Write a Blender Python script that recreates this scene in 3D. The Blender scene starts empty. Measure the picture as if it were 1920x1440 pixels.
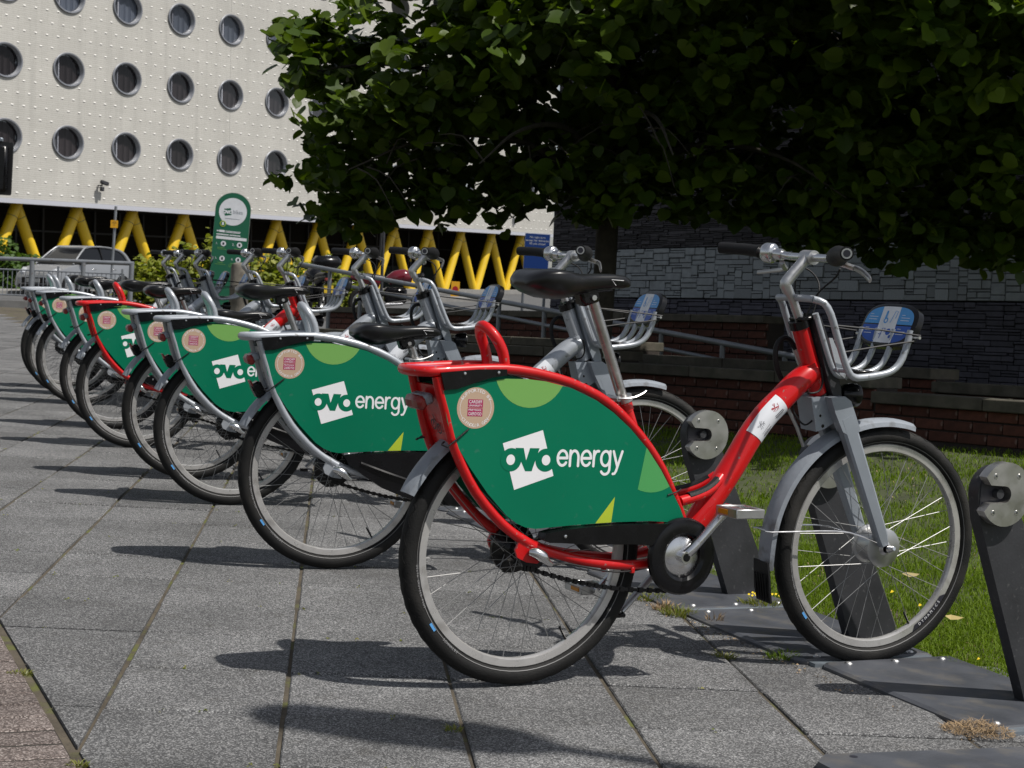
import bpy, bmesh, math, random
import numpy as np
from math import sin, cos, pi, radians, atan2, sqrt
from mathutils import Vector, Matrix, Quaternion

random.seed(7)
rng = np.random.default_rng(11)
SC = bpy.context.scene
COL = SC.collection

# ------------------------------------------------------------------ camera
cam_d = bpy.data.cameras.new('camera')
cam_d.sensor_width = 36.0
cam_d.lens = 3080.0 / 1920.0 * 36.0
cam_d.clip_start = 0.1
cam_d.clip_end = 900.0
cam = bpy.data.objects.new('camera', cam_d)
COL.objects.link(cam)
ROLL = math.atan(0.065)
PITCH = math.atan((720 - 554.3) * cos(ROLL) / 3080.0)
fwd = Vector((0, cos(PITCH), -sin(PITCH)))
up0 = Vector((0, sin(PITCH), cos(PITCH)))
rt0 = Vector((1, 0, 0))
rt = rt0 * cos(ROLL) + up0 * sin(ROLL)
up = up0 * cos(ROLL) - rt0 * sin(ROLL)
mc = Matrix((rt, up, -fwd)).transposed().to_4x4()
mc.translation = (0, 0, 0.97)
cam.matrix_world = mc
SC.camera = cam
cam_d.dof.use_dof = True
cam_d.dof.focus_distance = 4.3
cam_d.dof.aperture_fstop = 18.0

# ------------------------------------------------------------------ light
SUN = Vector((0.475, -0.215, 0.853)).normalized()
w = bpy.data.worlds.new('World')
SC.world = w
w.use_nodes = True
nt = w.node_tree
bg = nt.nodes['Background']
sky = nt.nodes.new('ShaderNodeTexSky')
sky.sky_type = 'NISHITA'
sky.sun_disc = False
sky.sun_elevation = math.asin(SUN.z)
sky.sun_rotation = atan2(SUN.x, SUN.y)
sky.air_density = 1.0
sky.dust_density = 1.2
hz = nt.nodes.new('ShaderNodeHueSaturation')      # thin high cloud takes most of the blue out
hz.inputs['Saturation'].default_value = 0.42
nt.links.new(sky.outputs[0], hz.inputs['Color'])
nt.links.new(hz.outputs[0], bg.inputs[0])
bg.inputs[1].default_value = 0.085
sd = bpy.data.lights.new('sun', 'SUN')
sd.energy = 4.4
sd.angle = radians(0.53)
sd.color = (1.0, 0.955, 0.89)
so = bpy.data.objects.new('sun', sd)
COL.objects.link(so)
so.rotation_euler = SUN.to_track_quat('Z', 'Y').to_euler()
so.location = (6, -4, 12)
SC.view_settings.view_transform = 'Standard'
SC.view_settings.look = 'None'
SC.view_settings.exposure = 0.0
SC.view_settings.gamma = 1.0
SC.view_settings.use_curve_mapping = False
SC.cycles.use_denoising = True
SC.cycles.max_bounces = 8
SC.cycles.transparent_max_bounces = 8

# ------------------------------------------------------------------ materials
def mat(name, col, rough=0.5, metal=0.0, var=0.0, vscale=8.0, bump=0.0, bscale=60.0, rvar=0.0,
        dirt=None, dscale=3.0, dlo=0.55, dhi=0.75, objvar=0.0, spec=0.5, coat=0.0, island=0.0, detail=4.0):
    m = bpy.data.materials.new(name)
    m.use_nodes = True
    t = m.node_tree
    N, L = t.nodes, t.links
    p = N['Principled BSDF']
    p.inputs['Roughness'].default_value = rough
    p.inputs['Metallic'].default_value = metal
    p.inputs['Specular IOR Level'].default_value = spec
    p.inputs['Coat Weight'].default_value = coat
    p.inputs['Base Color'].default_value = (*col, 1)
    m.diffuse_color = (*col, 1)
    tc = N.new('ShaderNodeTexCoord')
    out = None
    def rgb(c):
        n = N.new('ShaderNodeRGB'); n.outputs[0].default_value = (*c, 1); return n.outputs[0]
    def mix(a, b, f, mode='MIX'):
        n = N.new('ShaderNodeMix'); n.data_type = 'RGBA'; n.blend_type = mode
        if isinstance(f, float): n.inputs[0].default_value = f
        else: L.new(f, n.inputs[0])
        L.new(a, n.inputs[6]); L.new(b, n.inputs[7])
        return n.outputs[2]
    def noise(s, d=4.0, src='Object'):
        n = N.new('ShaderNodeTexNoise'); n.inputs['Scale'].default_value = s; n.inputs['Detail'].default_value = d
        L.new(tc.outputs[src], n.inputs['Vector']); return n
    def rng_(v, a, b, c, d):
        n = N.new('ShaderNodeMapRange'); n.inputs[1].default_value = a; n.inputs[2].default_value = b
        n.inputs[3].default_value = c; n.inputs[4].default_value = d; L.new(v, n.inputs[0]); return n.outputs[0]
    def scale(c, f):
        n = N.new('ShaderNodeVectorMath'); n.operation = 'SCALE'; L.new(c, n.inputs[0]); L.new(f, n.inputs['Scale']); return n.outputs[0]
    out = rgb(col)
    if var:
        nz = noise(vscale, detail)
        out = scale(out, rng_(nz.outputs['Fac'], 0.3, 0.7, 1 - var, 1 + var))
    if objvar:
        oi = N.new('ShaderNodeObjectInfo')
        out = scale(out, rng_(oi.outputs['Random'], 0, 1, 1 - objvar, 1 + objvar))
    if island:
        g = N.new('ShaderNodeNewGeometry')
        out = scale(out, rng_(g.outputs['Random Per Island'], 0, 1, 1 - island, 1 + island))
    if dirt is not None:
        nz = noise(dscale, 7.0)
        out = mix(out, rgb(dirt), rng_(nz.outputs['Fac'], dlo, dhi, 0, 1))
    if var or objvar or dirt is not None or island:
        L.new(out, p.inputs['Base Color'])
    if rvar:
        nz = noise(vscale * 1.7, 5.0)
        L.new(rng_(nz.outputs['Fac'], 0.3, 0.7, max(0.02, rough - rvar), min(1, rough + rvar)), p.inputs['Roughness'])
    if bump:
        nz = noise(bscale, 5.0)
        b = N.new('ShaderNodeBump'); b.inputs['Strength'].default_value = bump; b.inputs['Distance'].default_value = 0.01
        L.new(nz.outputs['Fac'], b.inputs['Height']); L.new(b.outputs[0], p.inputs['Normal'])
    return m

def speckle(name, dark, mid, light, scale, objvar=0.08, stain=(0.05, 0.045, 0.035), moss=None, rough=0.9, island=0.0, wet=0.0):
    """granite-chip concrete: fine grains with big soft tone changes"""
    m = bpy.data.materials.new(name); m.use_nodes = True
    N, L = m.node_tree.nodes, m.node_tree.links
    p = N['Principled BSDF']; p.inputs['Roughness'].default_value = rough; p.inputs['Specular IOR Level'].default_value = 0.3
    g = N.new('ShaderNodeNewGeometry')
    vo = N.new('ShaderNodeTexVoronoi'); vo.inputs['Scale'].default_value = scale; L.new(g.outputs['Position'], vo.inputs['Vector'])
    wn = N.new('ShaderNodeSeparateColor'); L.new(vo.outputs['Color'], wn.inputs[0])
    cr = N.new('ShaderNodeValToRGB'); L.new(wn.outputs[0], cr.inputs[0])
    e = cr.color_ramp; e.elements[0].position = 0.05; e.elements[0].color = (*dark, 1)
    e.elements[1].position = 0.62; e.elements[1].color = (*mid, 1)
    x = e.elements.new(1.0); x.color = (*light, 1)
    n2 = N.new('ShaderNodeTexNoise'); n2.inputs['Scale'].default_value = 2.3; n2.inputs['Detail'].default_value = 6; L.new(g.outputs['Position'], n2.inputs['Vector'])
    mr = N.new('ShaderNodeMapRange'); mr.inputs[1].default_value = 0.3; mr.inputs[2].default_value = 0.7; mr.inputs[3].default_value = 0.74; mr.inputs[4].default_value = 1.2; L.new(n2.outputs['Fac'], mr.inputs[0])
    oi = N.new('ShaderNodeObjectInfo')
    mo = N.new('ShaderNodeMapRange'); mo.inputs[3].default_value = 1 - objvar; mo.inputs[4].default_value = 1 + objvar
    L.new(g.outputs['Random Per Island'] if island else oi.outputs['Random'], mo.inputs[0])
    mu = N.new('ShaderNodeMath'); mu.operation = 'MULTIPLY'; L.new(mr.outputs[0], mu.inputs[0]); L.new(mo.outputs[0], mu.inputs[1])
    sc = N.new('ShaderNodeVectorMath'); sc.operation = 'SCALE'; L.new(cr.outputs[0], sc.inputs[0]); L.new(mu.outputs[0], sc.inputs['Scale'])
    n3 = N.new('ShaderNodeTexNoise'); n3.inputs['Scale'].default_value = 9.0; n3.inputs['Detail'].default_value = 8; n3.inputs['Roughness'].default_value = 0.7; L.new(g.outputs['Position'], n3.inputs['Vector'])
    ms = N.new('ShaderNodeMapRange'); ms.inputs[1].default_value = 0.56; ms.inputs[2].default_value = 0.8; ms.inputs[4].default_value = 0.55; L.new(n3.outputs['Fac'], ms.inputs[0])
    mx = N.new('ShaderNodeMix'); mx.data_type = 'RGBA'; L.new(ms.outputs[0], mx.inputs[0]); L.new(sc.outputs[0], mx.inputs[6]); mx.inputs[7].default_value = (*stain, 1)
    # worn pale spots (old gum and lichen)
    v2 = N.new('ShaderNodeTexVoronoi'); v2.inputs['Scale'].default_value = 5.5; v2.inputs['Randomness'].default_value = 1.0; L.new(g.outputs['Position'], v2.inputs['Vector'])
    m2 = N.new('ShaderNodeMapRange'); m2.inputs[1].default_value = 0.085; m2.inputs[2].default_value = 0.06; m2.inputs[3].default_value = 0; m2.inputs[4].default_value = 0.45; L.new(v2.outputs['Distance'], m2.inputs[0])
    s2 = N.new('ShaderNodeSeparateColor'); L.new(v2.outputs['Color'], s2.inputs[0])
    g2 = N.new('ShaderNodeMath'); g2.operation = 'GREATER_THAN'; g2.inputs[1].default_value = 0.72; L.new(s2.outputs[1], g2.inputs[0])
    g3 = N.new('ShaderNodeMath'); g3.operation = 'MULTIPLY'; L.new(m2.outputs[0], g3.inputs[0]); L.new(g2.outputs[0], g3.inputs[1])
    my = N.new('ShaderNodeMix'); my.data_type = 'RGBA'; L.new(g3.outputs[0], my.inputs[0]); L.new(mx.outputs[2], my.inputs[6]); my.inputs[7].default_value = (light[0] * 0.9, light[1] * 0.9, light[2] * 0.88, 1)
    L.new(my.outputs[2], p.inputs['Base Color'])
    b = N.new('ShaderNodeBump'); b.inputs['Strength'].default_value = 0.35; b.inputs['Distance'].default_value = 0.004
    L.new(wn.outputs[0], b.inputs['Height']); L.new(b.outputs[0], p.inputs['Normal'])
    return m

def leafmat(name, c1, c2, trans=0.35, rough=0.42, spec=0.3):
    m = bpy.data.materials.new(name); m.use_nodes = True
    N, L = m.node_tree.nodes, m.node_tree.links
    p = N['Principled BSDF']; out = N['Material Output']
    g = N.new('ShaderNodeNewGeometry'); oi = N.new('ShaderNodeObjectInfo')
    ad = N.new('ShaderNodeMath'); ad.operation = 'ADD'; L.new(g.outputs['Random Per Island'], ad.inputs[0]); L.new(oi.outputs['Random'], ad.inputs[1])
    fr = N.new('ShaderNodeMath'); fr.operation = 'FRACT'; L.new(ad.outputs[0], fr.inputs[0])
    mx = N.new('ShaderNodeMix'); mx.data_type = 'RGBA'; L.new(fr.outputs[0], mx.inputs[0]); mx.inputs[6].default_value = (*c1, 1); mx.inputs[7].default_value = (*c2, 1)
    L.new(mx.outputs[2], p.inputs['Base Color'])
    p.inputs['Roughness'].default_value = rough; p.inputs['Specular IOR Level'].default_value = spec
    tr = N.new('ShaderNodeBsdfTranslucent')
    sc = N.new('ShaderNodeVectorMath'); sc.operation = 'MULTIPLY'; L.new(mx.outputs[2], sc.inputs[0]); sc.inputs[1].default_value = (1.5, 1.6, 0.5)
    L.new(sc.outputs[0], tr.inputs[0])
    ms = N.new('ShaderNodeMixShader'); ms.inputs[0].default_value = trans
    L.new(p.outputs[0], ms.inputs[1]); L.new(tr.outputs[0], ms.inputs[2]); L.new(ms.outputs[0], out.inputs['Surface'])
    return m

M = {}
M['red'] = mat('red_paint', (0.50, 0.0045, 0.006), 0.34, spec=0.35, dirt=(0.27, 0.13, 0.12), dscale=75, dlo=0.655, dhi=0.70, var=0.08, vscale=5, rvar=0.08, coat=0.3)
M['silver'] = mat('silver_paint', (0.36, 0.385, 0.42), 0.38, 0.35, var=0.08, vscale=6, rvar=0.08, dirt=(0.17, 0.17, 0.165), dscale=55, dlo=0.61, dhi=0.72)
M['fork_grey'] = mat('grey_fork_paint', (0.27, 0.30, 0.34), 0.4, 0.2, var=0.1, vscale=7, dirt=(0.5, 0.5, 0.5), dscale=90, dlo=0.71, dhi=0.75, rvar=0.08)
M['fender'] = mat('grey_fender_plastic', (0.24, 0.265, 0.30), 0.5, var=0.16, vscale=9, dirt=(0.12, 0.12, 0.12), dscale=22, dlo=0.55, dhi=0.75, bump=0.08, bscale=80)
M['chrome'] = mat('chrome', (0.66, 0.66, 0.67), 0.24, 1.0, rvar=0.07, vscale=20, dirt=(0.4, 0.38, 0.35), dscale=60, dlo=0.6, dhi=0.8)
M['alloy'] = mat('brushed_alloy', (0.50, 0.50, 0.50), 0.42, 1.0, rvar=0.1, vscale=14, var=0.1)
M['rim'] = mat('rim_alloy', (0.56, 0.55, 0.54), 0.30, 0.55, rvar=0.08, var=0.12, vscale=10, dirt=(0.22, 0.20, 0.18), dscale=16, dlo=0.58, dhi=0.85)
M['steel'] = mat('worn_stainless', (0.50, 0.49, 0.47), 0.42, 1.0, var=0.16, vscale=14, rvar=0.12, dirt=(0.24, 0.22, 0.20), dscale=26, dlo=0.58, dhi=0.8)
M['post_steel'] = mat('seatpost_steel', (0.45, 0.44, 0.43), 0.35, 1.0, var=0.15, vscale=25, rvar=0.1, dirt=(0.25, 0.23, 0.2), dscale=30, dlo=0.5, dhi=0.75)
M['rubber'] = mat('tyre_rubber', (0.007, 0.007, 0.007), 0.7, spec=0.3, var=0.3, vscale=14, dirt=(0.04, 0.037, 0.033), dscale=5, dlo=0.5, dhi=0.75, bump=0.2, bscale=220)
M['stripe'] = mat('reflective_stripe', (0.15, 0.15, 0.15), 0.6, var=0.15, vscale=12)
M['black'] = mat('black_plastic', (0.004, 0.004, 0.005), 0.24, spec=0.35, var=0.3, vscale=12, rvar=0.08, dirt=(0.035, 0.035, 0.035), dscale=60, dlo=0.68, dhi=0.85)
M['matt_black'] = mat('matt_black_rubber', (0.007, 0.007, 0.008), 0.55, spec=0.3, var=0.2, vscale=30, bump=0.15, bscale=300)
M['saddle'] = mat('saddle_vinyl', (0.005, 0.005, 0.006), 0.33, spec=0.45, var=0.15, vscale=20, bump=0.03, bscale=500)
M['greydark'] = mat('dark_grey_paint', (0.030, 0.031, 0.035), 0.5, spec=0.35, var=0.22, vscale=9, rvar=0.12, dirt=(0.075, 0.075, 0.078), dscale=70, dlo=0.62, dhi=0.74, bump=0.05, bscale=120)
M['plate'] = mat('grey_plate_paint', (0.066, 0.071, 0.083), 0.42, var=0.2, vscale=5, rvar=0.15, dirt=(0.13, 0.12, 0.105), dscale=11, dlo=0.52, dhi=0.78, bump=0.04, bscale=90)
M['platestrip'] = mat('galvanised_strip', (0.20, 0.23, 0.26), 0.42, 0.4, var=0.2, vscale=12)
M['green'] = mat('panel_green', (0.0012, 0.150, 0.078), 0.42, spec=0.16, var=0.07, vscale=3, bump=0.03, bscale=14, rvar=0.1, dirt=(0.045, 0.16, 0.11), dscale=38, dlo=0.66, dhi=0.80)
M['ltgreen'] = mat('print_light_green', (0.16, 0.36, 0.085), 0.42)
M['mdgreen'] = mat('print_mid_green', (0.065, 0.31, 0.09), 0.42)
M['ltgreen2'] = mat('print_lime', (0.40, 0.50, 0.03), 0.42)
M['white'] = mat('print_white', (0.78, 0.78, 0.80), 0.42)
M['beige'] = mat('print_beige', (0.46, 0.33, 0.235), 0.45)
M['magenta'] = mat('print_magenta', (0.34, 0.018, 0.09), 0.45)
M['blue1'] = mat('print_light_blue', (0.055, 0.27, 0.60), 0.4)
M['blue2'] = mat('print_blue', (0.008, 0.07, 0.36), 0.4)
M['ink'] = mat('print_ink', (0.02, 0.02, 0.03), 0.5)
M['dragon'] = mat('print_red', (0.36, 0.006, 0.015), 0.45)
M['sticker'] = mat('white_sticker', (0.66, 0.68, 0.72), 0.38, var=0.06, vscale=12)
M['purple'] = mat('faded_deck_sticker', (0.42, 0.09, 0.17), 0.4, var=0.3, vscale=30)
M['decksil'] = mat('grey_deck_sticker', (0.36, 0.42, 0.44), 0.4, var=0.25, vscale=30)
M['deckgrn'] = mat('green_deck_sticker', (0.12, 0.40, 0.27), 0.4, var=0.3, vscale=20)
M['redlens'] = mat('red_lens', (0.20, 0.016, 0.014), 0.3, var=0.3, vscale=30, dirt=(0.22, 0.14, 0.12), dscale=40, dlo=0.5, dhi=0.7)
M['orange'] = mat('amber_reflector', (0.55, 0.22, 0.01), 0.25)
M['lens'] = mat('clear_lens', (0.35, 0.36, 0.38), 0.1, 0.3)
M['cord'] = mat('elastic_cord', (0.018, 0.018, 0.02), 0.6)
M['tyreblue'] = mat('tyre_blue_mark', (0.10, 0.34, 0.70), 0.5)
M['tyretext'] = mat('tyre_lettering_grey', (0.30, 0.30, 0.31), 0.6)
M['slab'] = speckle('granite_paving', (0.046, 0.046, 0.048), (0.108, 0.109, 0.111), (0.31, 0.31, 0.31), 330, 0.17)
M['slabstuff'] = speckle('granite_paving_far', (0.046, 0.046, 0.048), (0.114, 0.115, 0.117), (0.31, 0.31, 0.31), 330, 0.15, island=1)
M['joint'] = mat('joint_sand', (0.075, 0.062, 0.044), 0.95, var=0.35, vscale=9, dirt=(0.095, 0.105, 0.022), dscale=7, dlo=0.56, dhi=0.68, bump=0.6, bscale=90)
M['paverjoint'] = mat('dark_paver_joint', (0.022, 0.019, 0.015), 0.95, var=0.3, vscale=20)
M['paver'] = speckle('brown_paver', (0.055, 0.045, 0.042), (0.135, 0.108, 0.098), (0.32, 0.28, 0.26), 300, 0.14)
M['soil'] = mat('lawn_soil', (0.045, 0.055, 0.02), 0.95, var=0.4, vscale=6, bump=0.5, bscale=40)
M['grass'] = leafmat('grass_blades', (0.082, 0.138, 0.010), (0.155, 0.225, 0.022), 0.35, 0.6, 0.12)
M['drygrass'] = mat('dry_grass', (0.29, 0.20, 0.11), 0.8, island=0.35)
M['weed'] = leafmat('weed_green', (0.12, 0.16, 0.03), (0.22, 0.20, 0.06), 0.3)
M['yellowflower'] = mat('yellow_petals', (0.75, 0.55, 0.01), 0.6)
M['deadleaf'] = mat('dry_leaf', (0.38, 0.30, 0.12), 0.7, objvar=0.3)
M['brick'] = mat('red_brick', (0.080, 0.026, 0.016), 0.9, var=0.25, vscale=25, objvar=0.3, bump=0.3, bscale=140, dirt=(0.30, 0.23, 0.2), dscale=14, dlo=0.66, dhi=0.8)
M['mortar'] = mat('mortar', (0.035, 0.028, 0.024), 0.95, var=0.2, vscale=30)
M['coping'] = mat('stone_coping', (0.085, 0.076, 0.058), 0.9, var=0.3, vscale=9, objvar=0.12, bump=0.4, bscale=70, dirt=(0.06, 0.06, 0.04), dscale=10, dlo=0.5, dhi=0.7)
M['slate_light'] = mat('slate_light', (0.27, 0.292, 0.305), 0.75, var=0.16, vscale=14, objvar=0.22, bump=0.35, bscale=60)
M['slate_purple'] = mat('slate_purple', (0.075, 0.072, 0.096), 0.75, var=0.2, vscale=14, objvar=0.3, island=0.3, bump=0.35, bscale=60)
M['slate_dark'] = mat('slate_dark', (0.045, 0.042, 0.047), 0.8, var=0.3, vscale=10, island=0.45, bump=0.6, bscale=45)
M['slate_gap'] = mat('slate_joint', (0.006, 0.006, 0.007), 0.95)
M['rail'] = mat('grey_rail_paint', (0.20, 0.215, 0.235), 0.45, 0.3, var=0.12, vscale=5, dirt=(0.13, 0.09, 0.07), dscale=18, dlo=0.62, dhi=0.75)
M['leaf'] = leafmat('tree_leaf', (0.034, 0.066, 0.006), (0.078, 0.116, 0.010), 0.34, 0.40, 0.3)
M['leafedge'] = leafmat('tree_leaf_outer', (0.042, 0.080, 0.007), (0.100, 0.145, 0.013), 0.34, 0.38, 0.32)  # paler copy of the leaf: sunlit look put into the base colour
M['bark'] = mat('bark', (0.035, 0.03, 0.022), 0.95, var=0.35, vscale=14, bump=0.9, bscale=40)
M['shrubleaf'] = leafmat('shrub_leaf', (0.12, 0.16, 0.02), (0.26, 0.27, 0.04), 0.35, 0.5)
M['hedgeleaf'] = leafmat('hedge_leaf', (0.045, 0.09, 0.02), (0.09, 0.15, 0.035), 0.3, 0.5)
M['clad'] = None
M['road'] = mat('asphalt', (0.085, 0.086, 0.088), 0.9, var=0.12, vscale=2, bump=0.2, bscale=120)
M['kerb'] = mat('concrete_kerb', (0.21, 0.205, 0.195), 0.9, var=0.12, vscale=5)
M['roadline'] = mat('road_paint', (0.6, 0.6, 0.58), 0.7)
M['yellow'] = mat('yellow_column_paint', (0.66, 0.44, 0.015), 0.42, var=0.06, vscale=2)
M['glassdark'] = mat('dark_glazing', (0.016, 0.013, 0.009), 0.55, spec=0.08)
M['glassgreen'] = mat('lower_glazing', (0.05, 0.062, 0.055), 0.55, spec=0.1)
M['soffit'] = mat('dark_soffit', (0.03, 0.028, 0.026), 0.8)
M['mullion'] = mat('mullion_grey', (0.05, 0.05, 0.052), 0.5)
M['trim'] = mat('white_edge_trim', (0.42, 0.43, 0.48), 0.5)
M['winframe'] = mat('window_frame_grey', (0.20, 0.21, 0.235), 0.45, 0.3, var=0.05)
M['winreveal'] = mat('window_reveal', (0.30, 0.31, 0.335), 0.4, 0.4)
M['pane'] = mat('window_pane', (0.02, 0.022, 0.026), 0.06, spec=0.7)
M['curtain'] = mat('curtain', (0.15, 0.12, 0.12), 0.9, objvar=0.3)
M['blind'] = mat('net_blind', (0.36, 0.36, 0.37), 0.9)
M['sky_curtain'] = mat('curtain_sky_reflection', (0.42, 0.46, 0.54), 0.9, objvar=0.15)  # sky reflected in the top panes, put into a pale blue curtain colour
M['spoke'] = mat('spoke_steel', (0.30, 0.30, 0.30), 0.5, 0.6)
M['carpaint'] = mat('car_silver', (0.27, 0.28, 0.295), 0.35, 0.5, coat=0.4)
M['cardark'] = mat('car_dark_grey', (0.035, 0.038, 0.044), 0.3, 0.4, coat=0.4)
M['carglass'] = mat('car_glass', (0.008, 0.009, 0.011), 0.08, spec=0.35)
M['carlight'] = mat('car_headlight', (0.55, 0.57, 0.6), 0.12, 0.4)
M['numplate'] = mat('number_plate', (0.45, 0.45, 0.43), 0.5)
M['yplate'] = mat('yellow_plate', (0.55, 0.38, 0.02), 0.5)
M['stonepost'] = mat('weathered_stone', (0.16, 0.145, 0.12), 0.9, var=0.25, vscale=8, bump=0.4, bscale=40, dirt=(0.08, 0.07, 0.055), dscale=6, dlo=0.5, dhi=0.7)
M['totem'] = mat('totem_green', (0.008, 0.105, 0.055), 0.4)
M['signblue'] = mat('sign_blue', (0.01, 0.05, 0.24), 0.45)
M['signback'] = mat('signal_board_black', (0.008, 0.008, 0.009), 0.45)
M['signyellow'] = mat('sign_orange_yellow', (0.72, 0.36, 0.01), 0.5)
M['motored'] = mat('motorbike_red', (0.12, 0.004, 0.012), 0.2, coat=0.6)

def glass_pane():
    m = bpy.data.materials.new('window_glass'); m.use_nodes = True
    N, L = m.node_tree.nodes, m.node_tree.links
    N.remove(N['Principled BSDF']); out = N['Material Output']
    t = N.new('ShaderNodeBsdfTransparent'); t.inputs[0].default_value = (.42, .43, .45, 1)
    g = N.new('ShaderNodeBsdfGlossy'); g.inputs['Roughness'].default_value = .03
    fr = N.new('ShaderNodeFresnel'); fr.inputs[0].default_value = 1.22
    x = N.new('ShaderNodeMixShader'); L.new(fr.outputs[0], x.inputs[0]); L.new(t.outputs[0], x.inputs[1]); L.new(g.outputs[0], x.inputs[2]); L.new(x.outputs[0], out.inputs['Surface'])
    return m
M['pane'] = glass_pane()

def clad_material():
    m = bpy.data.materials.new('cream_cladding'); m.use_nodes = True
    N, L = m.node_tree.nodes, m.node_tree.links
    p = N['Principled BSDF']; p.inputs['Roughness'].default_value = 0.65
    tc = N.new('ShaderNodeTexCoord')
    mp = N.new('ShaderNodeMapping'); mp.inputs['Rotation'].default_value = (pi / 2, 0, 0); L.new(tc.outputs['Object'], mp.inputs['Vector'])
    br = N.new('ShaderNodeTexBrick'); br.inputs['Scale'].default_value = 1.0
    br.inputs['Brick Width'].default_value = 0.5; br.inputs['Row Height'].default_value = 0.072
    br.inputs['Mortar Size'].default_value = 0.006; br.inputs['Mortar Smooth'].default_value = 0.3
    br.inputs['Color1'].default_value = (0.44, 0.43, 0.40, 1); br.inputs['Color2'].default_value = (0.465, 0.455, 0.425, 1); br.inputs['Mortar'].default_value = (0.35, 0.335, 0.30, 1)
    L.new(mp.outputs[0], br.inputs['Vector'])
    nz = N.new('ShaderNodeTexNoise'); nz.inputs['Scale'].default_value = 0.6; nz.inputs['Detail'].default_value = 5; L.new(tc.outputs['Object'], nz.inputs['Vector'])
    mr = N.new('ShaderNodeMapRange'); mr.inputs[1].default_value = 0.3; mr.inputs[2].default_value = 0.7; mr.inputs[3].default_value = 0.93; mr.inputs[4].default_value = 1.05; L.new(nz.outputs['Fac'], mr.inputs[0])
    sc = N.new('ShaderNodeVectorMath'); sc.operation = 'SCALE'; L.new(br.outputs['Color'], sc.inputs[0]); L.new(mr.outputs[0], sc.inputs['Scale'])
    m2 = N.new('ShaderNodeMapping'); m2.inputs['Scale'].default_value = (1.6, 1.0, 0.10); L.new(tc.outputs['Object'], m2.inputs['Vector'])
    n2 = N.new('ShaderNodeTexNoise'); n2.inputs['Scale'].default_value = 1.5; n2.inputs['Detail'].default_value = 7; L.new(m2.outputs[0], n2.inputs['Vector'])
    r2 = N.new('ShaderNodeMapRange'); r2.inputs[1].default_value = 0.5; r2.inputs[2].default_value = 0.75; r2.inputs[3].default_value = 1.0; r2.inputs[4].default_value = 0.86; L.new(n2.outputs['Fac'], r2.inputs[0])
    s2 = N.new('ShaderNodeVectorMath'); s2.operation = 'SCALE'; L.new(sc.outputs[0], s2.inputs[0]); L.new(r2.outputs[0], s2.inputs['Scale'])
    L.new(s2.outputs[0], p.inputs['Base Color'])
    b = N.new('ShaderNodeBump'); b.inputs['Strength'].default_value = 0.4; b.inputs['Distance'].default_value = 0.01; b.invert = True
    L.new(br.outputs['Fac'], b.inputs['Height']); L.new(b.outputs[0], p.inputs['Normal'])
    return m
M['clad'] = clad_material()
M['stud'] = mat('cladding_stud', (0.66, 0.65, 0.62), 0.5)

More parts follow.
